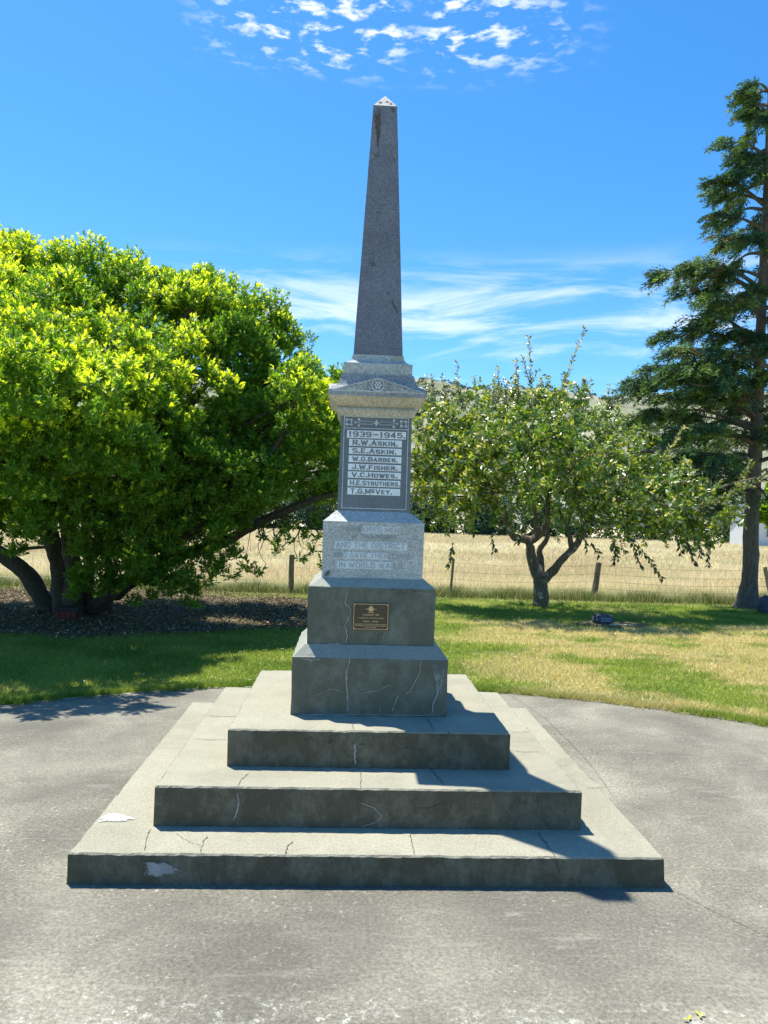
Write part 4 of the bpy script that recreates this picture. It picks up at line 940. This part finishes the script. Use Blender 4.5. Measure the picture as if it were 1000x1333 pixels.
GLY = {'1': (2, [[(0, 5), (1, 6), (1, 0)]]), '3': (4, [[(0, 5.2), (1, 6), (3, 6), (4, 5.2), (4, 4), (3, 3.1), (1.6, 3.1)], [(3, 3.1), (4, 2.2), (4, .8), (3, 0), (1, 0), (0, .8)]]), '4': (4, [[(3, 0), (3, 6), (0, 1.8), (4.2, 1.8)]]),
 '5': (4, [[(3.8, 6), (.4, 6), (.2, 3.4), (3, 3.6), (4, 2.7), (4, .9), (3, 0), (1, 0), (0, .8)]]), '9': (4, [[(0, .8), (1, 0), (3, 0), (4, 1), (4, 5), (3, 6), (1, 6), (0, 5), (0, 3.7), (1, 2.8), (4, 2.8)]]), '-': (5, [[(.3, 3), (4.7, 3)]]), '.': (.4, [[(.2, -.1), (.2, .35)]]),
 'A': (4.6, [[(0, 0), (2.3, 6), (4.6, 0)], [(.9, 1.9), (3.7, 1.9)]]), 'B': (4, [[(0, 0), (0, 6), (3, 6), (3.8, 5.2), (3.8, 4), (3, 3.1), (0, 3.1)], [(3, 3.1), (4, 2.2), (4, .9), (3, 0), (0, 0)]]), 'C': (4, [[(4, 4.9), (3, 6), (1, 6), (0, 5), (0, 1), (1, 0), (3, 0), (4, 1.1)]]),
 'c': (2.4, [[(2.4, 5.4), (1.8, 6), (.6, 6), (0, 5.4), (0, 3.6), (.6, 3), (1.8, 3), (2.4, 3.6)], [(0, 1.7), (2.4, 1.7)]]), 'D': (4, [[(0, 0), (0, 6), (2.8, 6), (4, 4.8), (4, 1.2), (2.8, 0), (0, 0)]]), 'E': (3.6, [[(3.6, 6), (0, 6), (0, 0), (3.6, 0)], [(0, 3), (3, 3)]]),
 'F': (3.6, [[(3.6, 6), (0, 6), (0, 0)], [(0, 3), (3, 3)]]), 'G': (4, [[(4, 5), (3, 6), (1, 6), (0, 5), (0, 1), (1, 0), (3, 0), (4, 1), (4, 2.6), (2.4, 2.6)]]), 'H': (4, [[(0, 0), (0, 6)], [(4, 0), (4, 6)], [(0, 3), (4, 3)]]), 'I': (.4, [[(.2, 0), (.2, 6)]]),
 'J': (3.2, [[(3.2, 6), (3.2, 1), (2.3, 0), (1, 0), (0, 1), (0, 1.8)]]), 'K': (4, [[(0, 0), (0, 6)], [(3.9, 6), (.3, 2.6)], [(1.5, 3.6), (4, 0)]]), 'L': (3.4, [[(0, 6), (0, 0), (3.4, 0)]]), 'M': (5, [[(0, 0), (0, 6), (2.5, 1.4), (5, 6), (5, 0)]]),
 'N': (4, [[(0, 0), (0, 6), (4, 0), (4, 6)]]), 'O': (4, [[(1, 0), (0, 1), (0, 5), (1, 6), (3, 6), (4, 5), (4, 1), (3, 0), (1, 0)]]), 'P': (4, [[(0, 0), (0, 6), (3, 6), (4, 5.2), (4, 3.6), (3, 2.7), (0, 2.7)]]), 'R': (4, [[(0, 0), (0, 6), (3, 6), (4, 5.2), (4, 3.8), (3, 3), (0, 3)], [(2, 3), (4, 0)]]),
 'S': (4, [[(4, 5.1), (3, 6), (1, 6), (0, 5.2), (0, 4), (1, 3.2), (3, 2.8), (4, 2), (4, .8), (3, 0), (1, 0), (0, .9)]]), 'T': (4, [[(0, 6), (4, 6)], [(2, 6), (2, 0)]]), 'U': (4, [[(0, 6), (0, 1), (1, 0), (3, 0), (4, 1), (4, 6)]]), 'V': (4.4, [[(0, 6), (2.2, 0), (4.4, 6)]]),
 'W': (6, [[(0, 6), (1.5, 0), (3, 5), (4.5, 0), (6, 6)]]), 'Y': (4.2, [[(0, 6), (2.1, 3), (4.2, 6)], [(2.1, 3), (2.1, 0)]])}
def block_mb(txt, x0, x1, y0, hgt, z, depth, small=0.8, wt=1.35):
    """square-cut monumental lettering: '^' before a letter makes it a full-height initial"""
    mb = MB(); pos = 0; items = []; big = small == 0; i = 0
    while i < len(txt):
        ch = txt[i]
        if ch == '^': i += 1; ch = txt[i]; k_ = 1.0
        else: k_ = 1.0 if (small == 0 or ch in '.-c') else small
        if ch == ' ': pos += 3.2; i += 1; continue
        w_, st_ = GLY[ch]; items.append((pos, k_, st_, ch)); pos += w_ * (k_ if ch != '.' else 1) + (2.3 if ch != '.' else 2.0); i += 1
    tot = pos - 2.1 + wt * .6; sx_ = (x1 - x0) / tot; sy_ = hgt / (6 + wt); t_ = wt / 2; zz = 0
    for (px_, k_, st_, ch) in items:
        for line in st_:
            for (a, b_) in zip(line[:-1], line[1:]):
                ax, ay = (px_ + a[0] * k_ + wt * .3) * sx_, (a[1] * k_ + t_) * sy_; bx, by = (px_ + b_[0] * k_ + wt * .3) * sx_, (b_[1] * k_ + t_) * sy_
                dx, dy = bx - ax, by - ay; ln = math.hypot(dx, dy) + 1e-9; dx /= ln; dy /= ln
                hw = t_ * sx_ if abs(dy) > abs(dx) else t_ * sy_ * .9; e_ = hw * .8
                ax -= dx * e_; ay -= dy * e_; bx += dx * e_; by += dy * e_; zz += 1; d_ = depth + (zz % 9) * .00006
                Q = [(x0 + ax - dy * hw, y0 + ay + dx * hw), (x0 + ax + dy * hw, y0 + ay - dx * hw), (x0 + bx + dy * hw, y0 + by - dx * hw), (x0 + bx - dy * hw, y0 + by + dx * hw)]
                V = [(q[0], q[1], z) for q in Q] + [(q[0], q[1], z + d_) for q in Q]
                mb.add(V, [(4, 5, 6, 7), (0, 1, 5, 4), (1, 2, 6, 5), (2, 3, 7, 6), (3, 0, 4, 7)])
    return mb
def ring_mb(mb, cx, cy, r0, r1, z0, z1, n=28, a0=0, a1=2 * math.pi):
    full = abs(a1 - a0 - 2 * math.pi) < 1e-6; V = []
    for i in range(n + (0 if full else 1)):
        a_ = a0 + (a1 - a0) * i / n
        for (r, z) in ((r0, z0), (r0, z1), (r1, z1), (r1, z0)): V.append((cx + r * math.cos(a_), cy + r * math.sin(a_), z))
    k_ = len(V) // 4; Fc = []
    for i in range(n):
        j = (i + 1) % k_
        for q in range(3): Fc.append((4 * i + q, 4 * i + q + 1, 4 * j + q + 1, 4 * j + q))
    mb.add(V, Fc)
def disc_mb(mb, cx, cy, r, z0, z1, n=20, sx_=1, sy_=1, rot=0):
    V = [(cx + r * sx_ * math.cos(2 * math.pi * i / n + rot), cy + r * sy_ * math.sin(2 * math.pi * i / n + rot), z) for z in (z0, z1) for i in range(n)]
    mb.add(V, [tuple(range(n, 2 * n))] + [(i, (i + 1) % n, (i + 1) % n + n, i + n) for i in range(n)])

# inscribed granite block
c = MB(); c.loft([(wb2 - .003, hb2 - .008), (wb2 - .003, hb2 + .05), (wc + .001, hc - .003), (wc - .003, hc), (wc2 + .002, hc2)], 12, 0.002, seed=21)
jag(c, [fx(425, 742, -.298), fx(432, 741, -.298), fx(430, 748, -.298), fx(420, 752, -.298)], FY, .002, 1, .002, 4)
IB = c.build('inscription_block', [M_granite, M_darkst], MEM)
FM = face_frame(wb2 - .003, hb2, wc + .001, hc)
lines = [('HONOURED MEN', -.165, .145, .268, .031, .35), ('OF THIS PEOPLE', -.125, .135, .226, .025, .0), ('AND THE DISTRICT', -.215, .185, .174, .034, .6), ('WHO GAVE THEIR LIVES', -.23, .22, .117, .028, .8), ('IN WORLD WAR II.', -.195, .185, .060, .033, 1)]
for i, (tx, x0, x1, y0, hh, k_) in enumerate(lines):
    if k_ > 0.3:
        sb = MB(); pad = .012
        segs = [(x0 - pad, x1 + pad)] if k_ < .99 else [(x0 - pad, .118)]
        if i == 3: segs = [(-.175, .09)]
        if i == 0: segs = [(-.07, .15)]
        for (u0, u1) in segs: sb.box(u0, u1, y0 - .006, y0 + hh + .005, -.002, .0025)
        onface('name_strip' if False else 'worn_strip', sb, FM, M_faint, IB)
    onface('lettering', block_mb(tx, x0, x1, y0, hh, 0.001, .0025, 0, 1.1), FM, M_wornletter, IB)
bx_ = MB()
# die with the roll of names
d = MB(); d.loft([(wd + .0015, hc2 - .006), (wd2, hd + .01)], 4, 0.0)
DIE = d.build('name_block', [M_polish], MEM)
FD = face_frame(wd + .0014, hc2, wd2, hd)
bd = MB(); lw = .0045
for (x0, x1, y0, y1) in ((-.1925, .1925, .015, .0195), (-.1925, .1925, .558, .5625), (-.1925, -.188, .0195, .558), (.188, .1925, .0195, .558), (-.188, .188, .490, .4945)):
    bd.box(x0, x1, y0, y1, 0.0005, .0035)
onface('border', bd, FD, M_relief, DIE)
orn = MB(); yc = .5262
for sg in (-1, 1):
    cx_ = sg * .162
    ring_mb(orn, cx_, yc, .0125, .0165, .0005, .0035)
    for (ux, uy) in ((-1, -1), (-1, 1), (1, -1), (1, 1)):
        orn.add([(cx_ + ux * .011, yc + uy * .011, .0036), (cx_ + ux * .021, yc + uy * .021, .0036), (cx_ + ux * .021, yc + uy * .006, .0036)], [(0, 1, 2)])
        orn.add([(cx_ + ux * .011, yc + uy * .011, .0036), (cx_ + ux * .021, yc + uy * .021, .0036), (cx_ + ux * .006, yc + uy * .021, .0036)], [(0, 1, 2)])
    for uy in (-1, 1):
        orn.box(min(sg * .028, sg * .108), max(sg * .028, sg * .108), yc + uy * .0085 - .0012, yc + uy * .0085 + .0012, .0005, .0035)
        disc_mb(orn, sg * .104, yc + uy * .019, .0075, .0005, .0035, 10)
    ring_mb(orn, sg * .026, yc, .0072, .0098, .0005, .0035, 14, math.pi / 2 if sg > 0 else -math.pi / 2, 1.5 * math.pi if sg > 0 else math.pi / 2)
    orn.box(min(sg * .100, sg * .122), max(sg * .100, sg * .122), yc - .0015, yc + .0015, .0005, .0035)
    orn.add([(sg * .118, yc - .012, .0034), (sg * .132, yc, .0034), (sg * .118, yc + .012, .0034), (sg * .123, yc, .0034)], [(0, 1, 3), (1, 2, 3)])
orn.add([(-.012, yc, .0036), (0, yc - .021, .0036), (.012, yc, .0036), (0, yc + .021, .0036)], [(0, 1, 2, 3)])
onface('ornament_band', orn, FD, M_relief, DIE)
names = [('1939-1945.', -.162, .172, .4335, .4785, -.172, .178, .034, 0), ('^R.^W.^ASKIN.', -.136, .128, .386, .4265, -.158, .155, .032, .82), ('^S.^E.^ASKIN.', -.136, .122, .3385, .377, -.158, .155, .030, .82), ('^W.^G.^BARBER.', -.136, .132, .290, .3285, -.158, .155, .029, .82),
         ('^J.^W.^FISHER.', -.136, .132, .2425, .280, -.16, .155, .029, .82), ('^V.^C.^HOWES.', -.136, .132, .196, .2345, -.16, .155, .029, .82), ('^H.^E.^STRUTHERS.', -.144, .149, .1475, .1865, -.16, .153, .030, .82), ('^T.^G.^Mc^VEY.', -.141, .103, .098, .1385, -.16, .153, .031, .82)]
for i, (tx, x0, x1, y0, y1, sx0, sx1, hh, cp) in enumerate(names):
    sb = MB(); sb.box(sx0, sx1, y0, y1, -.001, .0025); st = onface('date_strip' if i == 0 else 'name_strip', sb, FD, M_strip, DIE)
    onface('lettering', block_mb(tx, x0, x1, y0 + (y1 - y0 - hh) / 2, hh, .002, .0020, cp, 1.5), FD, M_letter, DIE)

# cornice with a pediment on each side
co_ = MB()
prof = [(wd2 + .012, hd - .006), (wd2 + .014, hd + .004), (.225, hd + .010), (.229, hd + .018), (.236, hd + .026), (.234, hd + .036), (.226, hd + .044), (.216, hd + .046), (.218, hd + .049), (.232, hd + .058), (.250, hd + .072), (.266, hd + .086), (.279, hd + .097), (.287, hd + .102), (.289, hd + .108), (.287, hd + .138), (.268, hd + .160), (.248, hd + .166), (.238, hd + .180), (.222, hd + .215), (.214, hd + .244)]
co_.loft(prof[:14], 3, 0.0)
co_.loft(prof[13:], 3, 0.0, mi=1)
zb, za, wf = hd + .128, hd + .218, .2885
for rot in range(4):
    V = [(-wf, -wf, zb), (wf, -wf, zb), (0, -wf, za), (-.16, -.16, zb), (.16, -.16, zb), (0, -.16, za)]
    V += [(-wf * 1.0, -wf, zb + .004), (0, -wf - .006, za + .006), (wf, -wf, zb + .004)]
    R4 = Matrix.Rotation(rot * math.pi / 2, 4, 'Z')
    co_.add([tuple(R4 @ Vector(v)) for v in V[:6]], [(0, 1, 2), (0, 2, 5, 3), (1, 4, 5, 2)], 1)
CO = co_.build('cornice', [M_cornice, M_cor2], MEM)
# raised carving in the front pediment
cv = MB(); Fp = face_frame(wf, zb, wf, za)
def wreath(mb, cx, cy, r, pet):
    ring_mb(mb, cx, cy, r * .84, r, 0, .006)
    for i in range(pet): a_ = 2 * math.pi * i / pet; disc_mb(mb, cx + r * .42 * math.cos(a_), cy + r * .42 * math.sin(a_), r * .2, 0, .005, 8)
    disc_mb(mb, cx, cy, r * .16, 0, .007, 8)
wreath(cv, 0.0, .041, .038, 6)
onface('medallion', cv, Fp, M_relief, CO)
for sg in (-1, 1):
    cv = MB(); wreath(cv, sg * .098, .027, .022, 5)
    onface('rosette', cv, Fp, M_relief, CO)
cv = MB()
for sg in (-1, 1):
    ring_mb(cv, sg * .060, .048, .014, .018, 0, .004, 14, 0, 1.4 * math.pi)
    ring_mb(cv, sg * .138, .018, .009, .0125, 0, .004, 14, -.3, 1.2 * math.pi)
    for q in range(5):
        a_ = (sg * (.145 + q * .02), .016 - q * .0018); disc_mb(cv, a_[0], a_[1], .009 - q * .0012, 0, .004, 8, 1.3, .6, .3 * q)
    ribbon(cv, [(sg * .048, .008, 0), (sg * .08, .006, 0), (sg * .12, .010, 0), (sg * .2, .010, 0)], .006, (0, 0, 1), 0, 0, .004)
    ribbon(cv, [(0, .084, 0), (sg * .1, .054, 0), (sg * .2, .025, 0), (sg * .275, .003, 0)], .005, (0, 0, 1), 0, 0, .004)
cv.box(-.262, .262, .0, .005, 0, .004)
onface('scrollwork', cv, Fp, M_relief, CO)
# shaft base with a scooped top
sb = MB(); zc = hd + .2445
prof = [(.205, zc), (.2055, zc + .066), (.204, zc + .070)] + [(.204 - .051 * math.sin(t_ * math.pi / 2) , zc + .070 + (ho - zc - .070) * (1 - math.cos(t_ * math.pi / 2)) ) for t_ in (.2, .4, .6, .8, 1.0)]
sb.loft(prof, 4, 0.0)
ybase = -.165
o = sb.build('shaft_base', [M_granite], MEM)
lc = MB()
for (px, py, s) in ((517, 466, 1.0), (511, 468, .7), (523, 465, .8)):
    c0 = Vector(fx(px, py, -.172)); jag(lc, [c0 + Vector((-.025 * s, 0, 0)), c0 + Vector((0, .0, .008 * s)), c0 + Vector((.025 * s, 0, 0)), c0 + Vector((0, 0, -.010 * s))], FY, .012, 0, .003, 4)
mesh_obj('lichen_patch', lc.V, lc.F, [M_lichen], o, None, np.array(lc.W)[:, None])
# shaft
sh = MB(); e2 = .002
sh.loft([(wo, ho - .004), (wo, ho)] + [(wo + (wo2 - wo) * i / 12, ho + (ho2 - ho) * i / 12) for i in range(1, 13)] + [(wo2 - .002, ho2 + .003)], 6, 0.0018, seed=31)
SH = sh.build('shaft', [M_shaft], MEM)
cp_ = MB(); cp_.loft([(wo2 - .001, ho2 + .003), (wo2 * .5, (ho2 + hap) / 2 + .003), (.004, hap)], 4, 0.0015, seed=41)
CAPO = cp_.build('pyramid_cap', [M_granite], MEM)
FS = face_frame(wo, ho, wo2, ho2)
def sp(px, py):
    r = P(px, py, 1.0) - CAM
    n_ = FS.to_3x3() @ Vector((0, 0, 1)); o_ = FS.translation
    tt = (o_ - Vector(CAM)).dot(n_) / Vector(r).dot(n_); return Vector(CAM) + Vector(r) * tt
nS = FS.to_3x3() @ Vector((0, 0, 1))
def sjag(pts, mi, amp=.004, sub=5):
    st = MB(); jag(st, [sp(*q) for q in pts], nS, .0022 + mi * .0004, 0, amp, sub); mesh_obj('stain', st.V, st.F, [(M_rust, M_darkst)[mi]], SH, None, np.array(st.W)[:, None])
sjag([(487, 141), (497, 140), (497, 160), (494, 185), (492, 200), (490, 175), (487, 158)], 0, .006)
sjag([(508, 140), (515, 141), (512, 148)], 0)
sjag([(485, 199), (492, 200), (494, 205), (489, 206)], 1)
sjag([(511, 205), (514, 206), (513, 210)], 1)
sjag([(480, 340), (487, 341), (491, 346), (484, 348)], 1)
sjag([(505, 378), (508, 381), (507, 386), (504, 383)], 1)
sjag([(507, 388), (510, 389), (516, 400), (520, 408), (517, 409), (511, 398)], 1)
lk = MB()
for (x0, z0, s) in ((.012, .04, 1), (-.03, .03, .8), (.035, .02, .8)):
    q = Vector((x0, -(wo2 * (1 - z0 / .1)) , ho2 + z0)); jag(lk, [q + Vector((-.02 * s, 0, -.004)), q + Vector((0, .008, .012)), q + Vector((.02 * s, 0, -.004)), q + Vector((0, -.006, -.012))], (0, -.8, .6), .004, 0, .003, 4)
mesh_obj('lichen_patch', lk.V, lk.F, [M_rust], CAPO, None, np.array(lk.W)[:, None])

# bronze plaque on the upper plinth block
FB = face_frame(wb + .003, .993, wb + .003, 1.2)
pl = MB(); pl.box(-.105, .097, 0, .149, -.004, .010)
PQ = onface('bronze_plaque', pl, FB, M_bronze, MEM); x0_ = -.004
fr = MB(); 
for (a0, a1, b0, b1) in ((-.103, .095, .002, .005), (-.103, .095, .144, .147), (-.103, -.100, .005, .144), (.092, .095, .005, .144)): fr.box(a0, a1, b0, b1, .0101, .0125)
onface('plaque_rim', fr, FB, M_gold, PQ)
em = MB()
disc_mb(em, x0_, .118, .013, .0101, .0135, 18); ring_mb(em, x0_, .118, .0135, .0155, .0101, .014)
for sg in (-1, 1): 
    for q in range(3): disc_mb(em, x0_ + sg * (.017 + q * .0045), .1165 + q * .0006, .0032, .0101, .0125, 8, 1.4, .9)
em.box(x0_ - .006, x0_ + .006, .132, .136, .0101, .013)
onface('emblem', em, FB, M_gold, PQ)
for (tx, wx, y0, hh) in (('VP DAY', .038, .0945, .0068), ('15 AUGUST 1995', .092, .0810, .0085), ('IN COMMEMORATION OF THE FIFTIETH ANNIVERSARY', .150, .064, .0052), ('1939 - 1945', .086, .0435, .0078), ('AND THE MEMORY OF THE MEN AND WOMEN WHO SERVED IN WORLD WAR II', .184, .0285, .0052), ('FROM THIS DISTRICT AND OF THOSE WHO DID NOT RETURN', .178, .0195, .0052), ('LEST WE FORGET', .06, .0105, .0052)):
    onface('lettering', text_mb(tx, x0_ - wx / 2, x0_ + wx / 2, y0, hh, .0101, .002, .03, 0), FB, M_gold, PQ)
for (a0, b0) in ((-.097, .008), (.089, .008), (-.097, .141), (.089, .141)):
    sc_ = MB(); disc_mb(sc_, a0, b0, .003, .0101, .0145, 10); onface('screw', sc_, FB, M_gold, PQ)

# ------------------------------------------------------------------ light and sky
sd_ = Vector((-.258, .333, 1)).normalized()
elev = math.asin(sd_.z); azim = math.atan2(sd_.x, sd_.y)
L_ = bpy.data.lights.new('sun', 'SUN'); L_.energy = 4.9; L_.angle = math.radians(0.53); L_.color = (1, 0.95, 0.83)
lo = bpy.data.objects.new('sun', L_); col.objects.link(lo); lo.rotation_euler = sd_.to_track_quat('Z', 'Y').to_euler()
wd_ = bpy.data.worlds.new('World'); sc.world = wd_; wd_.use_nodes = True; nt = wd_.node_tree
bg = nt.nodes['Background']; bg.inputs[1].default_value = 0.122
sky = nt.nodes.new('ShaderNodeTexSky'); sky.sky_type = 'NISHITA'; sky.sun_disc = False; sky.sun_elevation = elev; sky.sun_rotation = azim
sky.altitude = 100; sky.air_density = 1.0; sky.dust_density = 0.3; sky.ozone_density = 1.5
hs = N(nt, 'ShaderNodeHueSaturation', Saturation=1.22, Value=1.0); nt.links.new(mixc(nt, 1.0, sky.outputs[0], (0.78, 0.95, 1.08), 'MULTIPLY'), hs.inputs['Color'])
tc = nt.nodes.new('ShaderNodeTexCoord'); sx = nt.nodes.new('ShaderNodeSeparateXYZ'); nt.links.new(tc.outputs['Generated'], sx.inputs[0])
def mth(op, a, b=None, c=None):
    n_ = nt.nodes.new('ShaderNodeMath'); n_.operation = op
    for i, v in enumerate((a, b, c)):
        if v is None: continue
        if isinstance(v, (int, float)): n_.inputs[i].default_value = v
        else: nt.links.new(v, n_.inputs[i])
    return n_.outputs[0]
az = mth('ARCTAN2', sx.outputs[0], sx.outputs[1]); el = mth('ARCSINE', sx.outputs[2])
def band(v, a, b, c, d):
    r = nt.nodes.new('ShaderNodeMapRange'); r.interpolation_type = 'SMOOTHSTEP'; nt.links.new(v, r.inputs[0]); r.inputs[1].default_value = a; r.inputs[2].default_value = b
    r2 = nt.nodes.new('ShaderNodeMapRange'); r2.interpolation_type = 'SMOOTHSTEP'; nt.links.new(v, r2.inputs[0]); r2.inputs[1].default_value = c; r2.inputs[2].default_value = d; r2.inputs[3].default_value = 1; r2.inputs[4].default_value = 0
    return mth('MULTIPLY', r.outputs[0], r2.outputs[0])
cmb = nt.nodes.new('ShaderNodeCombineXYZ'); nt.links.new(az, cmb.inputs[0]); nt.links.new(el, cmb.inputs[1])
def cl(scx, scy, off, scale, det, lo_, hi_, dist=0.3, rough=.6, rot=0):
    mp = nt.nodes.new('ShaderNodeMapping'); mp.inputs['Scale'].default_value = (scx, scy, 1); mp.inputs['Location'].default_value = off; mp.inputs['Rotation'].default_value = (0, 0, rot)
    nt.links.new(cmb.outputs[0], mp.inputs[0])
    n_ = nt.nodes.new('ShaderNodeTexNoise'); n_.inputs['Scale'].default_value = scale; n_.inputs['Detail'].default_value = det; n_.inputs['Roughness'].default_value = rough; n_.inputs['Distortion'].default_value = dist
    nt.links.new(mp.outputs[0], n_.inputs['Vector'])
    r = nt.nodes.new('ShaderNodeMapRange'); r.interpolation_type = 'SMOOTHSTEP'; nt.links.new(n_.outputs[0], r.inputs[0]); r.inputs[1].default_value = lo_; r.inputs[2].default_value = hi_; return r.outputs[0]
def azel(px, py):
    r = P(px, py, 1) - CAM; r = r / np.linalg.norm(r); return math.atan2(r[0], r[1]), math.asin(r[2])
# small high cloudlets near the top of the view
A0, A1 = azel(250, 40)[0], azel(760, 40)[0]; E1 = azel(520, 118)[1]
top = mth('MULTIPLY', mth('MULTIPLY', cl(0.75, 2.2, (3.1, 1.7, 0), 33, 4, .49, .66, .15, .58, .08), cl(1, 1, (7, 2, 0), 7, 2, .30, .46, 0)), mth('MULTIPLY', band(az, A0 - .04, A0 + .12, A1 - .16, A1 + .06), band(el, E1 - .005, E1 + .05, 1.2, 1.4)))
# thin streaks low down
EL0, EL1 = azel(600, 505)[1], azel(600, 350)[1]
low = mth('MULTIPLY', cl(1, 5.5, (1.1, 4.3, 0), 3.6, 7, .44, .66, .6, .62, .12), band(el, EL0 - .02, EL0 + .05, EL1 - .05, EL1 + .03))
low = mth('MULTIPLY', low, band(az, -.32, -.12, .52, .7))
m1 = nt.nodes.new('ShaderNodeMix'); m1.data_type = 'RGBA'; nt.links.new(mth('MULTIPLY', low, .62), m1.inputs[0]); nt.links.new(hs.outputs[0], m1.inputs[6]); m1.inputs[7].default_value = (6.2, 6.6, 6.9, 1)
m2 = nt.nodes.new('ShaderNodeMix'); m2.data_type = 'RGBA'; nt.links.new(mth('MULTIPLY', top, .85), m2.inputs[0]); nt.links.new(m1.outputs[2], m2.inputs[6]); m2.inputs[7].default_value = (6.0, 6.3, 6.6, 1)
nt.links.new(m2.outputs[2], bg.inputs[0])

sc.view_settings.view_transform = 'Standard'; sc.view_settings.look = 'None'; sc.view_settings.gamma = 1; sc.view_settings.exposure = 0.74
sc.render.engine = 'CYCLES'; sc.cycles.max_bounces = 6; sc.cycles.transparent_max_bounces = 8
sc.render.resolution_x = 768; sc.render.resolution_y = 1024
